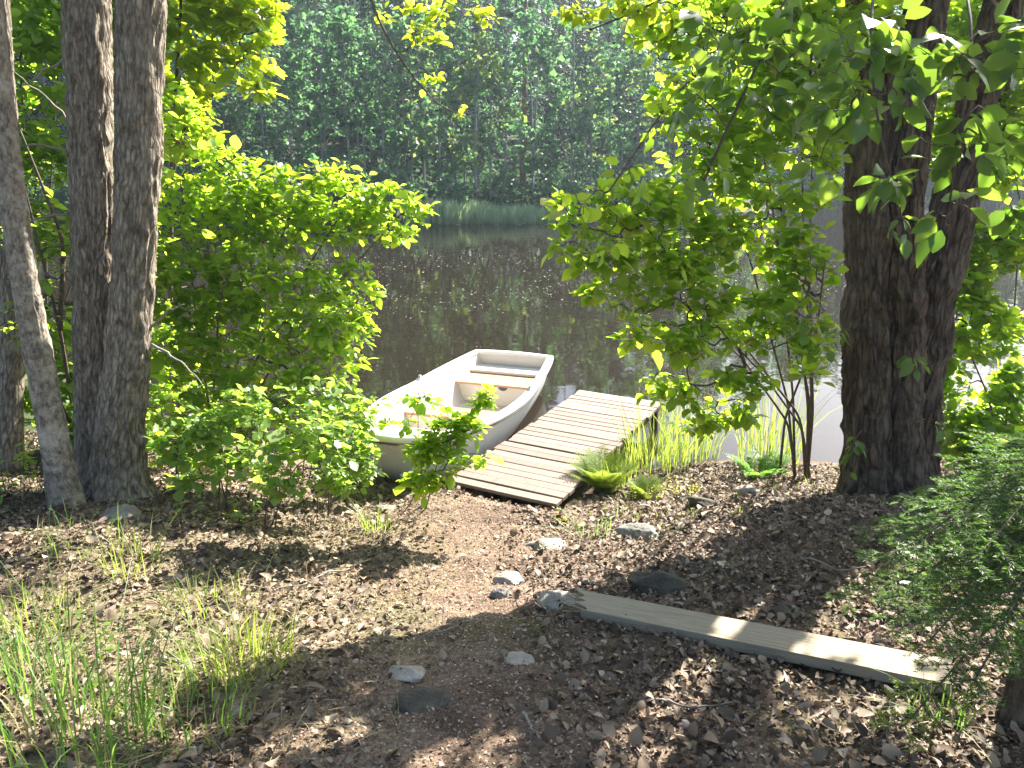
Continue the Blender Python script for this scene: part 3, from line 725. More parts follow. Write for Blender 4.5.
tuft(205, 608, 100, 26, 76, 'grass_bright', 'low pale grass tuft above the bright sunlit tuft', 45, dry=30)
tuft(376, 530, 70, 34, 30, 'grass_bright', 'little bright grass tuft beside the path under the saplings', 46)
tuft(20, 630, 130, 40, 90, 'grass_bright', 'low bright grass patch at the left edge', 47, dry=40)
tuft(75, 545, 40, 34, 70, 'grass', 'grass tuft in front of the leaning trunk', 48, dry=20)
tuft(590, 535, 40, 26, 40, 'grass', 'small sparse grass tuft beside the angular stone', 49)
tuft(940, 720, 40, 46, 50, 'grass', 'shaded grass tuft at the end of the plank', 52, dry=10)
RG = 'tall green grass clumps at the water edge'
tuft(655, 470, 150, 84, 62, 'grass_bright', 'tall bright grass clump against the right side of the dock', 60, 'reed_clump', 'reeds', RG, .004, .2)
tuft(690, 462, 120, 80, 60, 'grass_bright', 'tall grass clump at the water edge right of the dock clump', 61, 'reed_clump', 'reeds', RG, .004, .2)
tuft(728, 456, 90, 74, 60, 'grass', 'thin reed clump in front of the bright water', 62, 'reed_clump', 'reeds', RG, .004, .2)
tuft(768, 462, 140, 90, 60, 'grass_bright', 'yellowish reed clump next to the dark leafy stems', 63, 'reed_clump', 'reeds', RG, .004, .2)
tuft(965, 455, 160, 60, 90, 'grass_bright', 'bright grass clump behind the large tree at the right', 64, 'reed_clump', 'reeds', RG, .004, .3)
tuft(1010, 470, 160, 60, 90, 'grass_bright', 'bright grass clump at the right edge near the water', 65, 'reed_clump', 'reeds', RG, .004, .3)
bf = Buf(); r = np.random.default_rng(71)
for k in range(80):
    x = r.uniform(-3.4, -.35); y = r.uniform(1.5, 4.6)
    if abs(x) > .74*y+.2 or vnoise(x*1.7+9, y*1.7) < .42: continue
    blades(bf, (x, y), int(r.integers(2, 7)), r.uniform(.03, .09), r.uniform(.03, .10), r, .0018, .8, 5)
for k in range(40):
    x = r.uniform(.5, 2.6); y = r.uniform(4.6, 6.3)
    blades(bf, (x, y), int(r.integers(4, 12)), r.uniform(.04, .14), r.uniform(.03, .10), r, .0025, .6, 5)
tag(bf.obj('short_grass', M['grass_bright']), kind='stuff')
bf = Buf()
for k in range(620):
    x = r.uniform(-3.6, -.3); y = r.uniform(1.5, 4.8)
    if abs(x) > .74*y+.2: continue
    blades(bf, (x, y), int(r.integers(2, 9)), r.uniform(.03, .10), .09, r, .0016, 2.4, 5)
tag(bf.obj('dry_grass', M['grass_dry']), kind='stuff')

def frond(bf, base, direc, L, W, r, n=22, arch=.5, feather=1):
    d = unit(np.asarray(direc, float)); t = np.linspace(0, 1, n)
    hd = unit(np.array([d[0], d[1], 0])); c = np.asarray(base)+L*(t[:, None]*d+(t**2)[:, None]*(hd*arch*.3-np.array([0, 0, arch*.55])))
    bf.tube(c, np.linspace(.0035, .0008, n), 4)
    tg = unit(np.gradient(c, axis=0)); side = unit(np.cross(tg, [0, 0, 1.0])); nor = np.cross(side, tg)
    for s in (-1, 1):
        i = np.arange(2, n); wl = W*np.sin(np.pi*np.clip(t[i], .05, .98))**.7*(1-t[i]*.45)
        if feather <= 1:
            put(bf, T_dia(.16), c[i], side[i]*s+tg[i]*.35+nor[i]*r.normal(0, .12, (len(i), 1)), nor[i], wl)
        else:
            for q in range(9):
                pos = c[i]+(side[i]*s+tg[i]*.3)*(wl*(q+.6)/9.5)[:, None]
                for s2 in (-1, 1):
                    put(bf, T_dia(.30), pos, tg[i]*s2+side[i]*s*.5+r.normal(0, .15, (len(i), 3)), nor[i], wl*.22*(1-q/14))
            bf.segs(c[i], c[i]+(side[i]*s+tg[i]*.3)*wl[:, None], np.full(len(i), .0009), np.full(len(i), .0004), 3)
def fern(px, py, n, Lpx, mat, label, seed, feather=1, up=.9, Wf=.3):
    p = gpix(px, py); d = np.linalg.norm(p-[0, 0, EYE]); r = np.random.default_rng(seed); root = empty('fern', p, label, 'fern', 'ferns by the water edge')
    for k in range(n):
        a = 2*np.pi*k/n+r.normal(0, .3); up2 = up*(1.0 if feather < 2 else 1.5); L = Lpx*d/F*r.uniform(.7, 1.1); bf = Buf()
        frond(bf, p+np.array([r.normal(0, .03), r.normal(0, .03), -.005]), (math.cos(a)*.75, math.sin(a)*.75, up2*r.uniform(.7, 1.3)), L, L*Wf, r, 20, r.uniform(.3, .7), feather)
        bf.obj('frond', M[mat], root)
fern(604, 494, 30, 56, 'fern', 'feathery pale green fern at the corner of the dock', 80, 2)
fern(642, 500, 18, 36, 'fern', 'lower yellow green fern right of the feathery one', 81, 2)
fern(758, 478, 7, 46, 'fern_green', 'small vivid green fern under the leafy stems by the pale stone', 82, 1)
fern(985, 470, 9, 60, 'fern', 'bright fern behind the large tree at the right edge', 83, 2)
def herb(px, py, n, spx, hpx, mat, leaf, label, name, seed, cat='plant', group=None, T=None, down=0):
    p = gpix(px, py); d = np.linalg.norm(p-[0, 0, EYE]); r = np.random.default_rng(seed); root = empty(name, p, label, cat, group)
    s = Buf(); l = Buf(); T = T or T_ovate(.36)
    for k in range(n):
        a = r.uniform(0, 2*np.pi); q = math.sqrt(r.random())*spx*d/F/2; x, y = p[0]+math.cos(a)*q, p[1]+math.sin(a)*q; z = tz(x, y)
        h = hpx*d/F*r.uniform(.5, 1.1); top = np.array([x+r.normal(0, .12)*h, y+r.normal(0, .12)*h, z+h])
        c = spline([(x, y, z-.01), ((x+top[0])/2, (y+top[1])/2, z+h*.55), top], 8); s.tube(c, np.linspace(.003, .0012, 8), 5)
        m = int(r.integers(4, 9)); i = r.integers(3, 8, m); a2 = r.uniform(0, 2*np.pi, m)
        ax = np.stack([np.cos(a2), np.sin(a2), r.normal(-.15, .3, m)], -1); put(l, T, c[i]+ax*leaf*.15, ax, np.stack([r.normal(0, .3, m), r.normal(0, .3, m), np.ones(m)], -1), leaf*r.uniform(.6, 1.2, m))
    s.obj('stem', M['twig'], root); l.obj('leaves', M[mat], root)
herb(660, 497, 60, 80, 14, 'herb_yellow', .022, 'yellow leaved ground plant between the ferns and the dark stone', 'ground_plant', 90)
herb(562, 522, 8, 20, 10, 'herb_yellow', .022, 'tiny yellowish seedling patch beside the near end of the dock', 'ground_plant', 91)
herb(20, 500, 16, 70, 44, 'leaf_shrub', .06, 'low leafy green plant left of the leaning trunk', 'ground_plant', 92)
herb(915, 600, 4, 34, 52, 'leaf_sapling', .085, 'little seedling with broad bright leaves in front of the spruce', 'seedling', 93)
herb(892, 575, 2, 12, 70, 'leaf_hang', .07, 'thin tall seedling at the foot of the large tree', 'seedling', 94)
herb(985, 462, 22, 90, 34, 'leaf_shrub', .07, 'bright low leafy plants on the bank behind the large tree', 'ground_plant', 96)
herb(40, 660, 14, 120, 20, 'leaf_sapling', .035, 'low scattered leafy weeds among the grass at the left edge', 'ground_plant', 97)
herb(150, 690, 10, 110, 16, 'leaf_sapling', .03, 'small leafy weeds between the two largest grass tufts', 'ground_plant', 98)
tuft(612, 486, 90, 44, 50, 'grass_bright', 'small bright grass tuft behind the feathery fern by the dock edge', 66, 'reed_clump', 'reeds', RG, .003, .4)
tuft(635, 462, 110, 62, 50, 'grass_bright', 'grass clump leaning over the middle of the dock edge', 67, 'reed_clump', 'reeds', RG, .0035, .3)
herb(232, 520, 10, 90, 26, 'leaf_sapling', .05, 'low leafy plant right of the twin trunk foot', 'ground_plant', 95)

# ------------------------------------------------------------------ big trees
def pxpath(pts, depth, dz=0):
    return [aty(px, py, depth if np.isscalar(depth) else depth[i]) for i, (px, py) in enumerate(pts)]
def twin_tree():
    g = gpix(120, 492); D = g[1]; r = np.random.default_rng(100)
    root = empty('twin_trunk_tree', g, 'tall tree with two straight rough trunks rising from one foot at the left', 'tree')
    A = pxpath([(104, 502), (97, 440), (95, 300), (92, 200), (88, 60), (85, -60)], D+.06); B = pxpath([(116, 496), (121, 430), (127, 350), (134, 260), (139, 150), (141, 0), (141, -80)], D-.06)
    topA = [A[-1]+np.array([-.1, .2, 1.5]), A[-1]+np.array([-.2, .5, 3.4]), A[-1]+np.array([-.1, .6, 5.2])]; topB = [B[-1]+np.array([.1, .05, 1.4]), B[-1]+np.array([.35, .2, 3.2]), B[-1]+np.array([.6, .3, 5])]
    b = Buf(); ca = trunk(b, A+topA, [.150, .148, .140, .140, .138, .130, .11, .07, .03], 110, 55, .013, .036, .20, .5, 1, .025); b.obj('trunk', M['bark_left'], root)
    b = Buf(); cb = trunk(b, B+topB, [.185, .165, .150, .138, .138, .138, .132, .10, .07, .03], 110, 55, .014, .038, .22, .6, 2, .03); b.obj('trunk', M['bark_left'], root)
    sa = ca[ca[:, 2] > 2.9][::8]; sb = cb[cb[:, 2] > 2.9][::8]
    L = [((-2.6, 4.6, 6.6), (1.6, 1.6, 1.5), 1), ((-1.5, 3.6, 5.4), (1.3, 1.3, .9), .8), ((-3.6, 3.8, 5.0), (1.5, 1.4, 1.0), .8), ((-2.2, 4.8, 8.4), (1.3, 1.3, 1.3), .8)]
    att = lobes(L, 260, r); P, par, ns = grow([sa, sb], att, .22, .2, r); w = weights(P, par)
    b = Buf(); branches(b, P, par, w, .006, .5, 6, ns, .06); b.obj('limbs', M['twig'], root)
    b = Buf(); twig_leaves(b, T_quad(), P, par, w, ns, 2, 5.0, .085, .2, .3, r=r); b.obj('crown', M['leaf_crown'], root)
    # dead snags and leafy twigs on the stems
    for (x, y, dx, dz, dep) in ((72, 152, -62, -4, D), (70, 60, -50, 30, D+.1), (76, 130, -66, -60, D+.15), (150, 330, 34, -26, D-.1), (152, 345, 52, 40, D-.15), (70, 215, -52, 14, D), (75, 290, -30, -40, D)):
        a = aty(x, y, dep); c = aty(x+dx, y+dz, dep-.25); m = (a+c)/2+np.array([0, 0, .04]); b = Buf(); b.tube(spline([a, m, c], 12)+r.normal(0, .006, (12, 3)), np.linspace(.011, .003, 12), 6); b.obj('dead_snag', M['twig_pale'], root)
    # the bare twig that hangs across the top of the view, leafy above
    base = aty(360, -60, D+.6); path = spline([sb[2], sb[2]*.5+base*.5+np.array([0, 0, .5]), base, aty(372, 8, D+.7), aty(400, 60, D+.75), aty(428, 96, D+.8), aty(447, 112, D+.8), aty(468, 117, D+.82)], 40)
    b = Buf(); b.tube(path, np.linspace(.022, .004, 40), 6)
    att = np.concatenate([lobes([plobe(400, 12, D+.9, .22, .14), plobe(440, 22, D+1., .26, .14), plobe(480, 14, D+1., .16, .08), plobe(420, 40, D+.95, .14, .06), plobe(380, -30, D+.9, .4, .2)], 90, r), lobes([plobe(430, 80, D+.8, .08, .04), plobe(463, 96, D+.8, .05, .05)], 5, r)])
    P, par, ns = grow([path[14:]], att, .05, .2, r); w = weights(P, par)
    branches(b, P, par, w, .0013, .5, 4, ns, .01); hb = b.obj('overhanging_branch', M['twig'], root)
    b = Buf(); twig_leaves(b, T_ovate(.36, .45), P, par, w, ns, 3, 2.6, .055, .25, .2, r=r); b.obj('leaves', M['leaf_oak'], hb)
twin_tree()

def leaning_tree():
    g = gpix(62, 503); D = g[1]; r = np.random.default_rng(101)
    root = empty('leaning_tree', g, 'thinner pale trunk leaning to the left beside the twin trunk tree', 'tree')
    A = pxpath([(66, 506), (58, 460), (47, 400), (30, 310), (14, 210), (0, 90), (-12, -30)], D); top = [A[-1]+np.array([-.4, .2, 1.5]), A[-1]+np.array([-.9, .3, 3])]
    b = Buf(); c = trunk(b, A+top, [.098, .095, .088, .082, .076, .066, .06, .045, .02], 80, 55, .005, .03, .06, .3, 4, .03); b.obj('trunk', M['bark_lean'], root)
    s = c[c[:, 2] > 2.6][::8]; att = lobes([((-4.2, 4.2, 4.6), (1.1, 1.2, 1.0), 1)], 90, r); P, par, ns = grow([s], att, .2, .2, r); w = weights(P, par)
    b = Buf(); branches(b, P, par, w, .005, .5, 6, ns, .04); b.obj('limbs', M['twig'], root)
    b = Buf(); twig_leaves(b, T_quad(), P, par, w, ns, 2, 4, .08, .2, .3, r=r); b.obj('crown', M['leaf_crown'], root)
leaning_tree()
def back_trunk():
    g = gpix(10, 468); D = g[1]; r = np.random.default_rng(102)
    root = empty('shaded_tree', g, 'dark trunk standing in shade behind the leaning trunk at the left edge', 'tree')
    A = pxpath([(8, 470), (10, 400), (14, 330), (10, 200), (2, 60), (-4, -40)], D)
    b = Buf(); c = trunk(b, A+[A[-1]+np.array([-.2, .3, 2])], [.10, .09, .085, .08, .07, .06, .03], 64, 40, .006, .03, .15, .3, 6, .03); b.obj('trunk', M['bark_left'], root)
    s = c[c[:, 2] > 2.4][::6]; att = lobes([(A[-1]+np.array([-.3, .3, 1.2]), (1.1, 1.1, .9), 1)], 60, r); P, par, ns = grow([s], att, .2, .2, r); w = weights(P, par)
    b = Buf(); branches(b, P, par, w, .005, .5, 5, ns, .04); b.obj('limbs', M['twig'], root)
    b = Buf(); twig_leaves(b, T_quad(), P, par, w, ns, 2, 4, .08, .2, .3, r=r); b.obj('crown', M['leaf_crown'], root)
back_trunk()

def right_tree():
    g = gpix(885, 496); D = g[1]; r = np.random.default_rng(103)
    root = empty('large_tree', g, 'massive dark tree with fused furrowed stems standing at the water side on the right', 'tree')
    S1 = pxpath([(868, 500), (868, 440), (868, 330), (871, 200), (873, 100), (868, 20), (862, -60)], D); S2 = pxpath([(894, 500), (900, 440), (903, 330), (903, 220), (908, 130), (920, 50), (932, -40)], D-.05)
    S3 = pxpath([(908, 500), (914, 440), (926, 350), (942, 270), (957, 190), (974, 110), (996, 30), (1014, -40)], D+.12)
    tops = []
    b = Buf(); c1 = trunk(b, S1+[S1[-1]+np.array([-.25, .1, 1.4]), S1[-1]+np.array([-.5, .4, 3.4])], [.20, .185, .172, .165, .150, .125, .115, .09, .03], 150, 60, .026, .05, .26, .45, 11, .03); b.obj('trunk', M['bark_right'], root)
    b = Buf(); c2 = trunk(b, S2+[S2[-1]+np.array([.3, -.2, 1.5]), S2[-1]+np.array([.5, -.3, 3.4])], [.19, .165, .145, .145, .145, .13, .12, .09, .03], 140, 60, .026, .05, .26, .45, 13, .03); b.obj('trunk', M['bark_right'], root)
    b = Buf(); c3 = trunk(b, S3+[S3[-1]+np.array([.4, .2, 1.3]), S3[-1]+np.array([.9, .4, 3])], [.20, .175, .165, .160, .145, .125, .115, .105, .08, .03], 150, 60, .026, .05, .26, .45, 17, .03); b.obj('trunk', M['bark_right'], root)
    st = [c[c[:, 2] > 2.35][::8] for c in (c1, c2, c3)]
    L = [((1.55, 4.9, 3.0), (.75, .7, .38), 1.2), ((2.4, 5.1, 3.05), (.8, .7, .40), 1.2), ((3.2, 4.9, 2.95), (.8, .8, .42), 1.1), ((2.1, 4.2, 3.15), (.9, .7, .35), 1.0), ((3.9, 5.6, 3.3), (.9, .9, .5), .9),
         ((2.9, 4.6, 4.6), (1.5, 1.3, .9), .8), ((1.9, 5.0, 5.4), (1.4, 1.2, 1.0), .7), ((2.4, 4.3, 6.6), (1.2, 1.2, 1.0), .5), ((1.3, 4.2, 4.0), (1.0, 1.0, .6), .6)]
    att = lobes(L, 620, r); P, par, ns = grow(st, att, .16, .2, r); w = weights(P, par)
    b = Buf(); branches(b, P, par, w, .006, .5, 6, ns, .07); b.obj('limbs', M['twig'], root)
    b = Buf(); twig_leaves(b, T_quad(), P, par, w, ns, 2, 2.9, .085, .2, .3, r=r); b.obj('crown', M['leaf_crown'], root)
    # low leafy branches that hang into the view
    def hang(path, rad, lob, n, size, mat, per=.9, droop=.75, T=None, rt=.0012):
        c = spline(path, 30); bb = Buf(); bb.tube(c, np.linspace(rad, rad*.3, 30), 6)
        a = lobes(lob, int(n*1.5), r, .6); P, par, ns = grow([c[4:]], a, .045, .22, r, zpen=0); w = weights(P, par)
        branches(bb, P, par, w, rt, .5, 4, ns, .01); o = bb.obj('hanging_branch', M['twig'], root)
        bb = Buf(); twig_leaves(bb, T or T_ovate(.30, .42, .06, .14), P, par, w, ns, 2, per, size, .22, droop, r=r, flat=.6); bb.obj('leaves', M[mat], o)
    t1 = st[0][1]; t2 = st[1][1]; t3 = st[2][1]
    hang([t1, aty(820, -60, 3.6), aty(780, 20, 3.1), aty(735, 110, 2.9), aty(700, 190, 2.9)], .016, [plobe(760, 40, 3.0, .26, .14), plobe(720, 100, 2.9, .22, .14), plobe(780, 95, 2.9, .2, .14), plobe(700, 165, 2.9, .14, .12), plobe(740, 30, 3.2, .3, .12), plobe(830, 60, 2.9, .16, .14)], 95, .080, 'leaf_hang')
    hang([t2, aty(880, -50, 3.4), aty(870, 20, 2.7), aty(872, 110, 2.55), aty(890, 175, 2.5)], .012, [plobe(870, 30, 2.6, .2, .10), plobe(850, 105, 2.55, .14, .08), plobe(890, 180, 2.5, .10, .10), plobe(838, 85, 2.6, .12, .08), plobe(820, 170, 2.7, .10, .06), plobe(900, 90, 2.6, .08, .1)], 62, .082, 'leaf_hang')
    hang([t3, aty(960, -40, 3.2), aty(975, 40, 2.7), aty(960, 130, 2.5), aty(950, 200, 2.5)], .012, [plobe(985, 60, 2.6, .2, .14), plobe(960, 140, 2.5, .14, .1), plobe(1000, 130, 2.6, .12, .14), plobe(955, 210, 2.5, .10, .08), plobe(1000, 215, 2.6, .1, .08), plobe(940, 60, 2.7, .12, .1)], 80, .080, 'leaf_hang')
    hang([t1, aty(780, -50, 4.6), aty(700, -20, 4.7), aty(640, 10, 4.7), aty(590, 30, 4.6)], .016, [plobe(620, 8, 4.7, .3, .09), plobe(575, 12, 4.6, .14, .07), plobe(680, 14, 4.7, .24, .09), plobe(640, -30, 4.7, .4, .12)], 110, .058, 'leaf_oak', 1.8, .3)
    hang([t1, aty(800, -30, 3.9), aty(755, 60, 3.7), aty(690, 70, 3.6), aty(650, 130, 3.5), aty(610, 190, 3.4)], .011, [plobe(690, 80, 3.6, .14, .10), plobe(635, 170, 3.5, .14, .10), plobe(600, 200, 3.4, .12, .10), plobe(575, 200, 3.4, .10, .08), plobe(660, 120, 3.5, .16, .08), plobe(610, 240, 3.5, .12, .1)], 58, .066, 'leaf_alder', .8, .5)
    # suckers low on the stems
    for (x, y, dx, dy) in ((850, 330, -14, 26), (905, 355, 12, 30), (862, 430, -8, 40), (915, 420, 26, 30), (880, 250, 20, -10)):
        a = aty(x, y, D-.2); c = aty(x+dx, y+dy-30, D-.5); e = aty(x+dx*1.6, y+dy, D-.62); cc = spline([a, c, e], 14)
        bb = Buf(); bb.tube(cc, np.linspace(.005, .0015, 14), 5); o = bb.obj('sucker_shoot', M['twig'], root)
        P = cc; par = np.arange(-1, 13); w = np.ones(14); bb = Buf(); twig_leaves(bb, T_ovate(.30, .42, .06, .14), P, par, w, 4, 2, 1.1, .085, .2, .8, r=r, flat=.5); bb.obj('leaves', M['leaf_hang'], o)
right_tree()

# ------------------------------------------------------------------ shrubs
def shrub(name, base, label, cat, stems, L, n, size, mat, seed, per=1.0, T=None, step=.06, wmax=2, rt=.0014, droop=.2, group=None, tw='twig', rmax=.03, flat=.35, shell=.35, srad=.016, zpen=.3):
    r = np.random.default_rng(seed); root = empty(name, base, label, cat, group)
    st = [spline(s, max(8, int(np.linalg.norm(np.diff(np.asarray(s), axis=0), axis=1).sum()/.08))) for s in stems]
    b = Buf()
    for s in st: b.tube(s, np.linspace(srad, srad*.3, len(s)), 6)
    att = lobes(L, n, r, shell); P, par, ns = grow([s[len(s)//5:] for s in st], att, step, .18, r, zpen=zpen); w = weights(P, par)
    branches(b, P, par, w, rt, .5, 4, ns, rmax); b.obj('branches', M[tw], root)
    b = Buf(); k = twig_leaves(b, T or T_ovate(.36, .45), P, par, w, ns, wmax, per, size, .36, droop, r=r, flat=flat); b.obj('foliage', M[mat], root)
    return root
def basefan(px, py, tips, depths):          # stems from one foot to points of the view
    g = gpix(px, py); out = []
    for (tx, ty), d in zip(tips, depths):
        t = aty(tx, ty, d); out.append([g+np.array([rng.normal(0, .05), rng.normal(0, .05), -.02]), g*.6+t*.4+np.array([0, 0, .25]), t])
    return g, out
D = 6.4
g, st = basefan(215, 470, [(180, 180), (240, 170), (300, 190), (350, 200), (400, 215), (300, 300), (220, 300)], [6.2, 6.4, 6.5, 6.5, 6.5, 5.9, 5.8])
L = [plobe(215, 190, 6.3, .50, .40), plobe(270, 215, 6.4, .55, .40), plobe(330, 205, 6.5, .50, .36), plobe(385, 215, 6.5, .34, .26), plobe(415, 215, 6.5, .16, .14), plobe(345, 290, 6.3, .30, .30), plobe(270, 300, 6.0, .6, .42),
     plobe(190, 280, 6.0, .5, .5), plobe(330, 350, 5.9, .36, .30), plobe(240, 370, 5.7, .6, .32), plobe(355, 330, 6.2, .16, .2), plobe(180, 120, 6.4, .30, .3), plobe(200, 440, 5.6, .45, .25), plobe(300, 420, 5.7, .5, .25), plobe(365, 420, 5.8, .22, .25), plobe(350, 460, 5.6, .25, .14), plobe(170, 330, 5.9, .3, .5)]
shrub('leafy_shrub', g, 'big bright yellow green shrub spreading over the water left of the boat', 'shrub', st, L, 3000, .052, 'leaf_shrub', 200, 3.4, T_ovate(.36, .45), .06)
# oak limb behind the twin trunks
g = np.array([-3.35, 7.35, tz(-3.35, 7.35)]); Q = 7.5; st = [[g, aty(170, 300, Q), aty(172, 150, Q), aty(180, 20, Q), aty(185, -80, Q)], [aty(172, 150, Q), aty(200, 110, Q), aty(240, 60, Q)]]
L = [plobe(215, 30, Q, .52, .34), plobe(252, 70, Q, .2, .26), plobe(190, 80, Q, .3, .34), plobe(235, 5, Q, .4, .26), plobe(185, -50, Q, .7, .4), plobe(262, 88, Q, .10, .08), plobe(190, 135, Q, .26, .26), plobe(262, 20, Q, .12, .2)]
L = [(c, (a[0], .22, a[2]), w_) for c, a, w_ in L]
shrub('young_oak', g, 'young lobed leaf tree whose bright upper leaves show right of the twin trunks', 'tree', st, L, 900, .085, 'leaf_oak', 201, 2.4, T_lobed(), .06, srad=.03)
# brush at the left, behind the trunks
g, st = basefan(45, 420, [(20, 60), (60, 40), (110, 60), (30, 200), (100, 200)], [6.8, 7, 7, 6.5, 6.6])
L = [plobe(20, 60, 6.8, .7, .5), plobe(70, 20, 7, .6, .4), plobe(40, 150, 6.6, .5, .3), plobe(120, 80, 7, .35, .6), plobe(125, 230, 6.8, .3, .5), plobe(40, 230, 6.4, .4, .25), plobe(50, 330, 6.3, .35, .3), plobe(130, 330, 6.6, .4, .4), plobe(15, 400, 6.2, .3, .25), plobe(100, 420, 6.4, .4, .2), plobe(165, 400, 6.4, .4, .3), plobe(0, 160, 6.6, .4, .4), plobe(75, 430, 6.3, .3, .25), plobe(60, 380, 6.2, .25, .25), plobe(110, -10, 7, .6, .3)]
shrub('tall_shrub', g, 'tall shaded shrub filling the left edge behind the trunks', 'shrub', st, L, 2800, .060, 'leaf_dim', 202, 3.2, T_ovate(.36, .45), .08)
g = gpix(78, 440); st = [[g, aty(60, 330, 5.6), aty(30, 210, 5.4), aty(0, 90, 5.2)], [aty(60, 330, 5.6), aty(64, 240, 5.6), aty(20, 130, 5.6)], [g, aty(50, 380, 5.4), aty(14, 300, 5.2)]]
L = [plobe(40, 250, 5.5, .35, .4, w=1), plobe(30, 330, 5.4, .3, .25, w=.6)]
shrub('bare_shrub', g, 'half bare shrub with crossing dead branches between the leaning and twin trunks', 'shrub', st, L, 110, .05, 'leaf_dim', 203, 1.2, T_ovate(.36, .45), .06, srad=.02, rt=.003)
# saplings of the undergrowth
US = 'leafy saplings in the undergrowth'
for k, (bx, by, tips, dep, lo, n, lab) in enumerate([
    (280, 528, [(262, 440), (300, 410), (330, 450)], 4.35, [(270, 450, .16, .14), (305, 425, .17, .16), (330, 460, .12, .1), (290, 480, .2, .1)], 70, 'round leaved sapling standing in front of the big shrub'),
    (322, 520, [(350, 430), (318, 420), (370, 460)], 4.6, [(350, 440, .15, .12), (325, 430, .15, .13), (370, 465, .1, .08), (340, 480, .15, .1)], 60, 'round leaved sapling nearest the bow of the boat'),
    (222, 512, [(205, 420), (230, 400), (250, 440)], 4.7, [(210, 430, .2, .15), (240, 410, .2, .16), (230, 460, .2, .14)], 80, 'bushy sapling right of the twin trunk foot'),
    (180, 500, [(170, 440), (190, 420)], 4.6, [(175, 450, .14, .14), (195, 430, .14, .14), (190, 480, .16, .08)], 40, 'low sapling close against the right trunk of the twin tree'),
    (300, 480, [(280, 390), (330, 380), (360, 410)], 5.2, [(280, 400, .25, .16), (330, 395, .22, .16), (360, 420, .14, .1), (310, 440, .26, .14)], 90, 'sapling thicket between the big shrub and the boat')]):
    g, st = basefan(bx, by, tips, [dep, dep+.05, dep-.05]); L = [plobe(px, py, dep, a, c) for px, py, a, c in lo]
    shrub('sapling', g, lab, 'sapling', st, L, n*4, .048, 'leaf_sapling', 210+k, 1.3, T_ovate(.42, .5, .05, .06), .05, group=US, srad=.006, rt=.0011)
g, st = basefan(420, 505, [(418, 392), (490, 398), (450, 440), (470, 430)], [4.75, 4.8, 4.7, 4.75])
L = [plobe(483, 400, 4.8, .09, .07), plobe(450, 425, 4.8, .12, .10), plobe(420, 450, 4.75, .10, .10), plobe(465, 425, 4.8, .11, .09), plobe(445, 455, 4.75, .16, .12), plobe(425, 480, 4.7, .14, .09), plobe(418, 398, 4.75, .11, .03), plobe(478, 458, 4.75, .07, .05), plobe(440, 440, 4.75, .14, .12), plobe(408, 425, 4.75, .05, .06)]
shrub('bushy_sapling', g, 'airy bright sapling growing right in front of the boat bow', 'sapling', st, L, 560, .046, 'leaf_shrub', 220, 1.5, T_ovate(.40, .5, .05, .06), .045, group=US, srad=.005, rt=.0010)
# many stemmed alder left of the large tree
g = gpix(800, 478); fan = [(700, 120), (745, 40), (770, 90), (800, 60), (812, 160), (640, 220), (680, 300), (780, 200), (825, 260), (720, 330)]
dp = [5.1, 5.2, 5.2, 5.1, 5.0, 4.5, 4.4, 4.9, 4.6, 4.3]; st = []
for (tx, ty), d in zip(fan, dp):
    t = aty(tx, ty, d); o = np.array([rng.normal(0, .10), rng.normal(0, .08), -.02]); st.append([g+o, g*.86+t*.14+o+np.array([0, 0, .34]), g*.4+t*.6+np.array([0, 0, .22]), t])
L = [plobe(600, 250, 4.4, .22, .14), plobe(570, 215, 4.4, .12, .10), plobe(650, 210, 4.6, .28, .2), plobe(640, 300, 4.4, .2, .12), plobe(700, 250, 4.7, .3, .26), plobe(720, 170, 5.0, .34, .26), plobe(760, 110, 5.1, .36, .28), plobe(780, 220, 4.9, .34, .26),
     plobe(690, 340, 4.4, .26, .14), plobe(760, 320, 4.7, .34, .22), plobe(690, 400, 4.3, .12, .12, w=.006), plobe(815, 340, 4.6, .14, .3), plobe(800, 40, 5.1, .34, .25), plobe(740, 380, 4.5, .22, .12), plobe(655, 265, 4.5, .26, .1), plobe(620, 205, 4.5, .2, .1), plobe(700, 300, 4.5, .26, .14), plobe(690, 90, 5.1, .22, .2), plobe(680, 30, 5.1, .3, .2), plobe(560, 245, 4.4, .06, .06), plobe(820, 110, 5.2, .3, .4), plobe(840, 20, 5.3, .4, .3), plobe(740, 20, 5.2, .35, .2), plobe(800, 270, 4.9, .25, .2), plobe(665, 385, 4.5, .16, .12), plobe(700, 425, 4.5, .14, .08), plobe(640, 335, 4.5, .14, .1), plobe(730, 410, 4.6, .2, .1), plobe(600, 290, 4.4, .12, .08)]
shrub('alder_shrub', g, 'many stemmed bright leafy shrub standing against the large tree on its left', 'shrub', st, L, 2600, .056, 'leaf_alder', 230, 2.6, T_ovate(.38, .48, .06, .1), .055, srad=.012, rmax=.011)
g = gpix(1000, 480); st = [[g, aty(990, 400, 6.2), aty(960, 330, 6.2)], [g, aty(1010, 380, 6.4), aty(1020, 220, 6.4)], [g, aty(1000, 440, 6.2), aty(950, 430, 6.1)], [g, aty(1040, 300, 6.6), aty(1000, 100, 6.8)]]
L = [plobe(978, 330, 6.2, .40, .30), plobe(975, 250, 6.4, .3, .3), plobe(1015, 240, 6.4, .24, .3), plobe(960, 420, 6.1, .24, .13), plobe(1010, 440, 6.2, .3, .14), plobe(1000, 150, 6.8, .3, .4), plobe(1010, 370, 6.3, .12, .1), plobe(1030, 60, 6.8, .5, .4), plobe(985, 440, 6.0, .5, .2), plobe(950, 385, 6.2, .22, .2), plobe(1010, 400, 6.2, .3, .22), plobe(965, 290, 6.3, .25, .2), plobe(960, 130, 7, .5, .4), plobe(1000, 30, 7, .6, .4)]
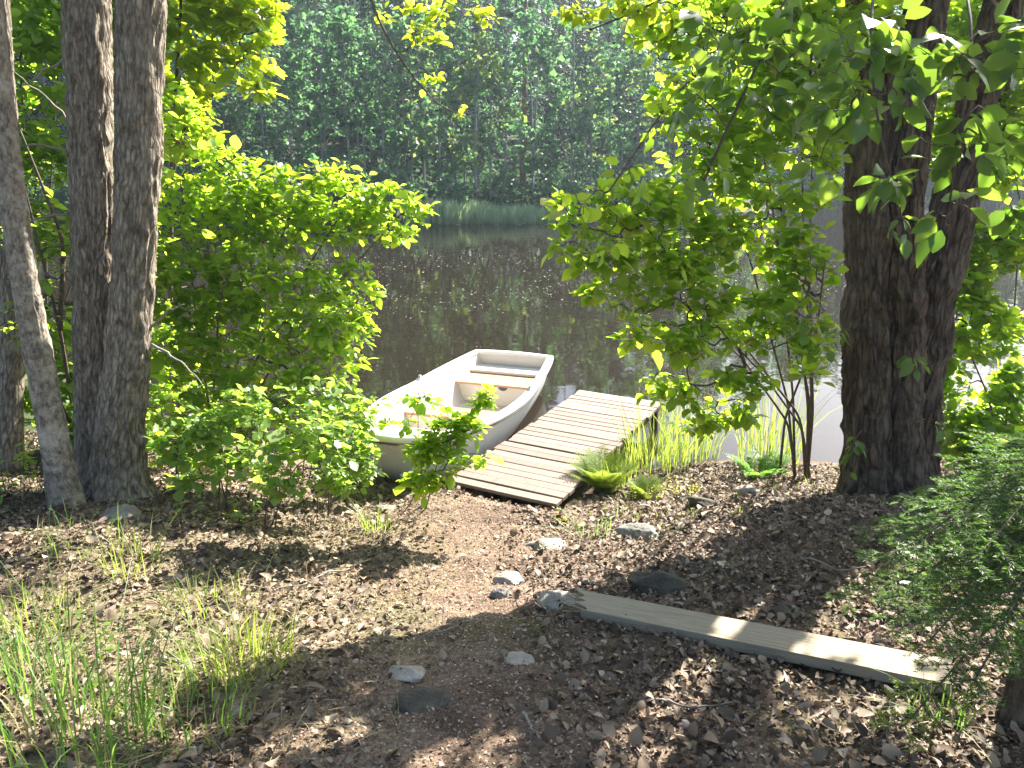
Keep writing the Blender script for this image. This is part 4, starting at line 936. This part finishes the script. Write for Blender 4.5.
shrub('waterside_bush', g, 'bright leafy bush by the shining water right of the large tree', 'shrub', st, L, 3000, .062, 'leaf_alder', 231, 3.2, T_ovate(.38, .48, .06, .1), .06, srad=.012)

# ------------------------------------------------------------------ young spruce at the right edge
def spruce():
    g = gpix(1016, 722); r = np.random.default_rng(240)
    root = empty('young_spruce', g, 'dark young spruce with drooping needled branches at the right edge', 'spruce')
    tp = spline([g+np.array([0, 0, -.05]), g+np.array([.02, .02, .5]), g+np.array([.10, .05, 1.0]), g+np.array([.38, .12, 2.2]), g+np.array([.5, .1, 3.4])], 60)
    b = Buf(); trunk(b, tp[::6], np.linspace(.055, .012, 10), 40, 40, .004, .02, .06, .3, 21, .02); b.obj('trunk', M['bark_right'], root)
    def needle_twig(bn, bt, c, rad, L=.016, dens=620):
        bt.tube(c, np.linspace(rad, rad*.4, len(c)), 4)
        n = max(8, int(np.linalg.norm(np.diff(c, axis=0), axis=1).sum()*dens)); i = r.integers(0, len(c)-1, n); t = r.random(n)[:, None]
        p = c[i]*(1-t)+c[i+1]*t; d = unit(c[i+1]-c[i]); rn = unit(np.cross(d, r.normal(0, 1, (n, 3)))); rn[:, 2] = np.abs(rn[:, 2])*.6+rn[:, 2]*.3
        put(bn, T_dia(.085), p, unit(d*.75+rn*.8), r.normal(0, 1, (n, 3)), L*r.uniform(.7, 1.2, n))
    heads = [(905, 500, 2.5, .5), (868, 530, 2.45, .45), (850, 600, 2.2, .35), (880, 560, 2.05, .5), (920, 540, 1.9, .55), (905, 725, 1.75, .12), (930, 640, 1.7, .3), (960, 520, 2.0, .6), (975, 560, 1.75, .5), (890, 625, 1.95, .3), (945, 600, 2.2, .4), (990, 650, 1.65, .25), (930, 580, 2.5, .45), (1000, 560, 1.9, .5), (1005, 620, 1.75, .4), (975, 680, 1.7, .2), (955, 560, 2.3, .5), (900, 590, 2.2, .4), (1015, 520, 2.0, .6)]
    for k, (px, py, dep, h0) in enumerate(heads):
        tip = aty(px, py, dep); tip[2] = max(tip[2], tz(tip[0], tip[1])+.03); j = int(np.argmin(np.abs(tp[:, 2]-(max(tip[2], g[2]+h0*.5)+.12)))); a = tp[j]
        c = spline([a, a*.5+tip*.5+np.array([0, 0, .06]), tip], 22); bn, bt = Buf(), Buf(); needle_twig(bn, bt, c, .006)
        Lb = np.linalg.norm(tip-a); tg = unit(np.gradient(c, axis=0)); sd = unit(np.cross(tg, [0, 0, 1.0]))
        for q in range(4, 22):
            for s in (-1, 1):
                if r.random() < .3: continue
                l = Lb*.30*(1-q/26)*r.uniform(.6, 1.1)+.02; e = c[q]+(sd[q]*s*.75+tg[q]*.65)*l+np.array([0, 0, -.05*l]); cc = spline([c[q], (c[q]+e)/2+np.array([0, 0, .02*l]), e], 8); needle_twig(bn, bt, cc, .0025)
                tg2 = unit(e-c[q]); s2 = unit(np.cross(tg2, [0, 0, 1.0]))
                for u in (3, 6):
                    for ss in (-1, 1):
                        l2 = l*.38*r.uniform(.5, 1.1); e2 = cc[u]+(s2*ss*.7+tg2*.7)*l2+np.array([0, 0, -.08*l2]); needle_twig(bn, bt, spline([cc[u], e2], 4), .0015)
        o = bt.obj('branch', M['twig'], root); bn.obj('needles', M['needle_young' if px == 905 and py == 725 else 'needle'], o)
    b = Buf(); bn = Buf()                                   # upper whorls, leaning out over the slope to the right
    for k in range(60):
        j = int(r.integers(22, 59)); a = tp[j]; th = r.uniform(-1.15, 1.0); l = (1-j/66)*r.uniform(.6, 1.1); e = a+np.array([math.cos(th)*l, math.sin(th)*l, -.12*l])
        c = spline([a, (a+e)/2+np.array([0, 0, .04]), e], 14); needle_twig(bn, b, c, .004, .016, 700)
        tg = unit(np.gradient(c, axis=0)); sd = unit(np.cross(tg, [0, 0, 1.0]))
        for q in range(3, 14):
            for s in (-1, 1): l2 = l*.34*(1-q/18); needle_twig(bn, b, spline([c[q], c[q]+(sd[q]*s*.75+tg[q]*.6)*l2+np.array([0, 0, -.05*l2])], 5), .002, .016, 700)
    o = b.obj('upper_branches', M['twig'], root); bn.obj('needles', M['needle'], o)
spruce()

# ------------------------------------------------------------------ far bank
def proto_broad(seed, H, Rr, mat, base=.18, n=150, per=3.2, size=.20, tr='far_trunk', r0=.07):
    r = np.random.default_rng(seed); tb = Buf(); st = spline([(0, 0, -.3), (r.normal(0, .15), r.normal(0, .15), H*.5), (r.normal(0, .3), r.normal(0, .3), H)], 26)
    tb.tube(st, np.linspace(r0, .012, 26), 7)
    z = base+(1-base)*r.random(n)**.85; prof = np.sin(np.pi*np.clip((z-base)/(1-base)*.92+.08, 0, 1))**.7; a = r.uniform(0, 2*np.pi, n); q = np.sqrt(r.uniform(.12, 1, n))*Rr*prof*(.75+.5*vnoise(a*1.3, z*6+seed))
    cl = r.integers(0, 26, n); z = z[cl]+r.normal(0, .022, n); a = a[cl]; q = q[cl]
    att = np.stack([np.cos(a)*q, np.sin(a)*q, z*H*1.01], -1)+r.normal(0, .22, (n, 3))*[1, 1, .6]+np.interp(z*H, st[:, 2], st[:, 0])[:, None]*[1, 0, 0]
    P, par, ns = grow([st[3:]], att, .32, .2, r, zpen=.8); w = weights(P, par); branches(tb, P, par, w, .010, .5, 3, ns, .05)
    lb = Buf(); twig_leaves(lb, T_dia(.42), P, par, w, ns, 2, per, size, .3, .35, r=r, flat=.8, spread=1.2)
    return tb.mesh('trunk', M[tr]), lb.mesh('crown', M[mat])
def proto_spruce(seed, H, Rr):
    r = np.random.default_rng(seed); tb = Buf(); tb.tube([(0, 0, -.3), (0, 0, H*.5), (0, 0, H)], [.11, .07, .01], 7); lb = Buf()
    zs = np.arange(.06, .99, .022)
    for z in zs:
        m = int(7+6*(1-z)); th = r.uniform(0, 2*np.pi)+np.arange(m)*2*np.pi/m
        for a in th:
            L = Rr*(1-z)**.85*r.uniform(.6, 1.1)+.08; d = np.array([math.cos(a), math.sin(a), -.25]); p0 = np.array([0, 0, z*H]); tb.segs([p0], [p0+d*L], [.012], [.004], 3)
            k = max(3, int(L*9)); t = r.uniform(.15, 1, k); p = p0+d*L*t[:, None]+r.normal(0, .06, (k, 3)); sd = np.array([-math.sin(a), math.cos(a), 0])
            put(lb, T_dia(.26), p, d+sd*r.normal(0, .8, (k, 1))+np.array([0, 0, -.35]), np.tile([0, 0, 1.0], (k, 1))+r.normal(0, .4, (k, 3)), r.uniform(.18, .38, k))
    return tb.mesh('trunk', M['far_trunk_pine']), lb.mesh('crown', M['needle_far'])
def proto_pine(seed, H):
    r = np.random.default_rng(seed); tb = Buf(); st = spline([(0, 0, -.3), (.1, .0, H*.5), (.0, .1, H)], 24); tb.tube(st, np.linspace(.17, .04, 24), 9)
    z = r.uniform(.52, 1, 90); a = r.uniform(0, 2*np.pi, 90); q = 2.0*np.sqrt(r.random(90))*np.sin(np.pi*np.clip((z-.45)/.6, .1, .95)); att = np.stack([np.cos(a)*q, np.sin(a)*q, z*H], -1)
    P, par, ns = grow([st[9:]], att, .35, .2, r); w = weights(P, par); branches(tb, P, par, w, .014, .5, 4, ns, .07)
    lb = Buf(); twig_leaves(lb, T_dia(.25), P, par, w, ns, 2, 7, .26, .3, .0, r=r, flat=1.2, spread=1.1)
    return tb.mesh('trunk', M['far_trunk_pine']), lb.mesh('crown', M['needle_far'])
def proto_bush(seed, Rr, mat, H):
    r = np.random.default_rng(seed); tb, lb = Buf(), Buf(); L = [((r.normal(0, Rr*.4), r.normal(0, Rr*.4), H*r.uniform(.35, .75)), (Rr*.6, Rr*.6, H*.3), 1) for k in range(5)]
    att = lobes(L, 120, r); st = [spline([(0, 0, -.1), (r.normal(0, .2), r.normal(0, .2), H*.4), (r.normal(0, Rr*.4), r.normal(0, Rr*.4), H*.7)], 8) for k in range(4)]
    for s in st: tb.tube(s, np.linspace(.03, .01, 8), 5)
    P, par, ns = grow(st, att, .25, .2, r); w = weights(P, par); branches(tb, P, par, w, .006, .5, 3, ns, .03); twig_leaves(lb, T_dia(.42), P, par, w, ns, 2, 4, .15, .3, .2, r=r, flat=.8)
    return tb.mesh('stem', M['far_trunk']), lb.mesh('crown', M[mat])
PR = {'slim': [proto_broad(300+k, 9.5+k*.7, 1.25+.12*(k % 3), 'leaf_far', .16, 170) for k in range(4)], 'bright': [proto_broad(310+k, 8.0+k*1.2, 1.15, 'leaf_far_bright', .22, 160) for k in range(3)],
      'tall': [proto_broad(320+k, 13+k, 2.1, 'leaf_far', .20, 240, 3.4, .24, r0=.12) for k in range(2)], 'spruce': [proto_spruce(330+k, 12+2*k, 1.9) for k in range(2)], 'pine': [proto_pine(340, 15)],
      'bush': [proto_bush(350+k, 1.1, 'leaf_far', 2.0) for k in range(2)], 'bushbright': [proto_bush(360, 1.3, 'leaf_far_bright', 2.6)]}
def far(kind, k, x, y, name, label, cat, s=1.0, rz=0.0, group='trees of the far bank'):
    tm, lm = PR[kind][k % len(PR[kind])]; root = empty(name, (x, y, tz(x, y)-.05), label, cat, group); root.scale = (s, s, s); root.rotation_euler = (0, 0, rz)
    for nm, me in (('trunk' if 'bush' not in kind else 'stem', tm), ('crown', lm)):
        o = bpy.data.objects.new(nm, me); C.objects.link(o); o.parent = root
    return root
r = np.random.default_rng(400)
def bank(px, back):                        # a spot on the far bank along a sight line, so far behind the waterline
    az = math.atan((px-512)/F/math.cos(PITCH)*1.0)
    q = np.arange(24, 150, .1); x, y = q*math.sin(az), q*math.cos(az); d = shore_dist(x, y) > back
    i = int(np.argmax(d)) if d.any() else len(q)-1
    return float(x[i]), float(y[i])
for i, px in enumerate(np.linspace(170, 720, 46)):
    x, y = bank(px+r.normal(0, 5), r.uniform(.9, 2.6)); k = int(r.integers(0, 4))
    far('slim', k, x, y, 'slender_tree', 'slender dark green tree with a thin pale trunk in the dense far bank row', 'tree', r.uniform(.58, .92), r.uniform(0, 6))
far('bright', 0, *bank(478, 1.2), 'sunlit_birch', 'narrow yellow green birch lit by the sun left of the far pine trunk', 'tree', 1.05, 1)
far('bright', 1, *bank(690, 2.0), 'sunlit_birch', 'sunlit yellow green tree on the far bank right of the pine', 'tree', .95, 2)
far('bright', 2, *bank(640, 2.4), 'sunlit_birch', 'pale green birch crown nearest the right of the far pine', 'tree', .85, 3)
far('bright', 0, *bank(735, 3.0), 'sunlit_birch', 'sunlit birch on the far bank showing behind the hanging branch', 'tree', 1.0, 4)
far('bright', 1, *bank(430, 3.2), 'sunlit_birch', 'yellow green birch on the far bank under the end of the hanging twig', 'tree', .9, 5)
far('bright', 0, *bank(585, 3.4), 'sunlit_birch', 'sunlit birch just right of the tall pine trunk', 'tree', .9, 2)
far('pine', 0, *bank(522, 4.5), 'pine_tree', 'tall pine with a bare reddish trunk in the far wood', 'tree', 1.0, 0)
for i, (px, k) in enumerate(((215, 0), (255, 1), (300, 0), (345, 1), (400, 0), (455, 1), (560, 0), (610, 1), (650, 0))):
    far('bush', k, *bank(px, .7), 'far_bush', 'low dark bush at the foot of the far bank trees', 'bush', r.uniform(.7, 1.2), r.uniform(0, 6), 'bushes along the far waterline')
far('bushbright', 0, *bank(700, .8), 'far_bush', 'brighter rounded bush at the right end of the far bank row', 'bush', 1.3, 1, 'bushes along the far waterline')
far('tall', 0, *bank(790, 8), 'pale_trunk_tree', 'tree with a straight pale trunk on the far bank left of the large trunk', 'tree', 1.1, 2)

def merged_wood():
    """the wood behind the first rows reads as one mass"""
    rr = np.random.default_rng(410); tv, lv = {}, {}
    def cache(me):
        n = len(me.vertices); v = np.zeros(n*3, np.float32); me.vertices.foreach_get('co', v); q = np.zeros(len(me.loops), np.int32); me.loops.foreach_get('vertex_index', q)
        c = np.zeros(len(me.polygons), np.int32); me.polygons.foreach_get('loop_total', c); return v.reshape(-1, 3), q, c
    store = {k: [(cache(a), cache(b)) for a, b in v] for k, v in PR.items()}
    out = {}
    def add(kind, x, y, s):
        k = int(rr.integers(0, len(store[kind]))); z = tz(x, y)-.05; a = rr.uniform(0, 6.28); Rm = np.array([[math.cos(a), -math.sin(a), 0], [math.sin(a), math.cos(a), 0], [0, 0, 1]])
        for part, me in zip((0, 1), PR[kind][k]):
            v, q, c = store[kind][k][part]; key = me.materials[0]; b = out.setdefault(key, Buf()); w = v@Rm.T*s+np.array([x, y, z])
            st = np.concatenate([[0], np.cumsum(c)[:-1]])
            fs = []
            for m in np.unique(c): i = st[c == m]; fs.append(q[i[:, None]+np.arange(m)])
            b.add(w, *fs)
    for px in np.linspace(20, 800, 60): add(rr.choice(['tall', 'slim', 'spruce', 'tall']), *bank(px+rr.normal(0, 8), rr.uniform(11, 17)), rr.uniform(.75, .95))
    for px in np.linspace(20, 800, 100): add(rr.choice(['spruce', 'spruce', 'tall', 'pine']), *bank(px+rr.normal(0, 8), rr.uniform(19, 40)), rr.uniform(.95, 1.3))
    for px in np.linspace(100, 800, 80): add(rr.choice(['spruce', 'tall']), *bank(px+rr.normal(0, 8), rr.uniform(34, 60)), rr.uniform(1.2, 1.6))
    for px in np.linspace(600, 860, 26): add(rr.choice(['tall', 'spruce', 'tall']), *bank(px+rr.normal(0, 8), rr.uniform(6, 24)), rr.uniform(.95, 1.2))
    for k in range(26):
        x, y = rr.uniform(-30, -12), rr.uniform(12, 36)
        if shore_dist([x], [y])[0] > .8: add(rr.choice(['tall', 'slim', 'spruce']), x, y, rr.uniform(.7, 1))
    for px in np.linspace(780, 1300, 150): add(rr.choice(['tall', 'spruce', 'slim', 'tall']), *bank(px+rr.normal(0, 10), abs(rr.normal(0, 9))+.6), rr.uniform(.8, 1.05))
    first = None
    for m, b in out.items():
        o = b.obj('far_wood', m, first); o['kind'] = 'stuff'
        if first is None: first = o
        else: o.location = (0, 0, 0)
merged_wood()
bf = Buf(); rr = np.random.default_rng(415)
q = [bank(px, bk) for px, bk in zip(rr.uniform(0, 1150, 1000), rr.uniform(.1, 9, 1000))]
for x, y in q:
    m = 26; h = rr.uniform(.25, 1.3); p = np.stack([x+rr.normal(0, .45, m), y+rr.normal(0, .45, m), tz(x, y)+h*rr.random(m)], -1)
    put(bf, T_dia(.42), p, rr.normal(0, 1, (m, 3)), np.stack([rr.normal(0, .6, m), rr.normal(0, .6, m), np.ones(m)], -1), rr.uniform(.14, .34, m))
tag(bf.obj('undergrowth', M['leaf_floor']), kind='stuff')
bf = Buf(); rr = np.random.default_rng(420)
for k in range(420):
    px = rr.uniform(420, 560); x, y = bank(px, -.3); y -= rr.uniform(0, 1.4); x *= y/(y+.3)
    m = 9; p = np.stack([x+rr.normal(0, .16, m), y+rr.normal(0, .16, m), np.full(m, WATER-.05)], -1); ph = rr.uniform(0, 6.28, m)
    put(bf, T_dia(.03), p, np.stack([rr.normal(0, .13, m), rr.normal(0, .13, m), np.ones(m)], -1), np.stack([np.cos(ph), np.sin(ph), 0*ph], -1), rr.uniform(.4, .95, m)*(.7+.6*vnoise(x*1.5, y)))
tag(bf.obj('far_reeds', M['reed_far']), kind='stuff')
bf = Buf(); n = 10000; x = rr.uniform(-7, 9, n); y = rr.uniform(13.5, 25, n); k = (shore_dist(x, y) < -.3) & (rr.random(n) < np.exp(-((y-18.5)/3.6)**2)*(.1+1.1*vnoise(x*.6, y*.6)**2)); x, y = x[k], y[k]; m = len(x)
put(bf, T_dia(.45), np.stack([x, y, np.full(m, WATER+.004)], -1), np.stack([rr.normal(0, 1, m), rr.normal(0, 1, m), np.zeros(m)], -1), np.tile([0, 0, 1.0], (m, 1)), np.clip(.021*np.exp(rr.normal(0, .5, m)), .008, .06))
n = 70; x = rr.uniform(-3, 5, n); y = rr.uniform(8, 14, n); put(bf, T_dia(.45), np.stack([x, y, np.full(n, WATER+.004)], -1), np.stack([rr.normal(0, 1, n), rr.normal(0, 1, n), np.zeros(n)], -1), np.tile([0, 0, 1.0], (n, 1)), rr.uniform(.008, .022, n))
n = 90; q = np.array([bank(p, -rr.uniform(.3, 2.2)) for p in rr.uniform(400, 600, n)]); put(bf, T_dia(.45), np.stack([q[:, 0], q[:, 1], np.full(n, WATER+.004)], -1), np.stack([np.ones(n), rr.normal(0, .2, n), np.zeros(n)], -1), np.tile([0, 0, 1.0], (n, 1)), rr.uniform(.08, .3, n))
tag(bf.obj('floating_petals', M['speck']), kind='stuff')

# ------------------------------------------------------------------ light, air, camera
sc = bpy.context.scene
w = bpy.data.worlds.new('World'); sc.world = w; w.use_nodes = True; nt = w.node_tree
sky = nt.nodes.new('ShaderNodeTexSky'); sky.sky_type = 'NISHITA'; sky.sun_disc = False; sky.sun_elevation = EL; sky.sun_rotation = AZ
sky.air_density = 1.0; sky.dust_density = 2.2; sky.ozone_density = 1.0
nt.links.new(sky.outputs[0], nt.nodes['Background'].inputs[0]); nt.nodes['Background'].inputs[1].default_value = .068
sd = bpy.data.lights.new('sun', 'SUN'); sd.energy = 5.0; sd.angle = R(.5); sd.color = (1, .95, .86)
so = bpy.data.objects.new('sun', sd); C.objects.link(so)
import mathutils
sv = mathutils.Vector((math.sin(AZ)*math.cos(EL), math.cos(AZ)*math.cos(EL), math.sin(EL))); so.rotation_euler = sv.to_track_quat('Z', 'Y').to_euler(); so.location = sv*60
HAZE = 0.0007
if HAZE:
    b = Buf(); b.box((30, 55, 9), (1, 0, 0), (0, 1, 0), (0, 0, 1), (150, 120, 13)); hz = b.obj('haze', None, smooth=False); hz['kind'] = 'stuff'
    m = bpy.data.materials.new('haze'); m.use_nodes = True; t = m.node_tree; t.nodes.remove(t.nodes['Principled BSDF']); pv = t.nodes.new('ShaderNodeVolumePrincipled')
    pv.inputs['Color'].default_value = (.72, .88, 1.0, 1); pv.inputs['Density'].default_value = HAZE; pv.inputs['Anisotropy'].default_value = .45; t.links.new(pv.outputs[0], t.nodes['Material Output'].inputs['Volume']); hz.data.materials.append(m)
cam = bpy.data.cameras.new('camera'); cam.sensor_width = 36; cam.lens = 36*F/1024; cam.clip_end = 2000; cam.clip_start = .05
co = bpy.data.objects.new('camera', cam); C.objects.link(co); co.location = (0, 0, EYE); co.rotation_euler = (math.pi/2-PITCH, 0, 0); sc.camera = co
sc.view_settings.view_transform = 'Standard'; sc.view_settings.look = 'None'; sc.view_settings.exposure = 2.45; sc.view_settings.gamma = 1
sc.render.engine = 'CYCLES'; cy = sc.cycles
cy.max_bounces = 8; cy.diffuse_bounces = 4; cy.glossy_bounces = 3; cy.transmission_bounces = 6; cy.volume_bounces = 0; cy.transparent_max_bounces = 6
cy.use_denoising = True; cy.sample_clamp_indirect = 6; cy.caustics_reflective = False; cy.caustics_refractive = False
try: cy.denoiser = 'OPENIMAGEDENOISE'
except Exception: pass
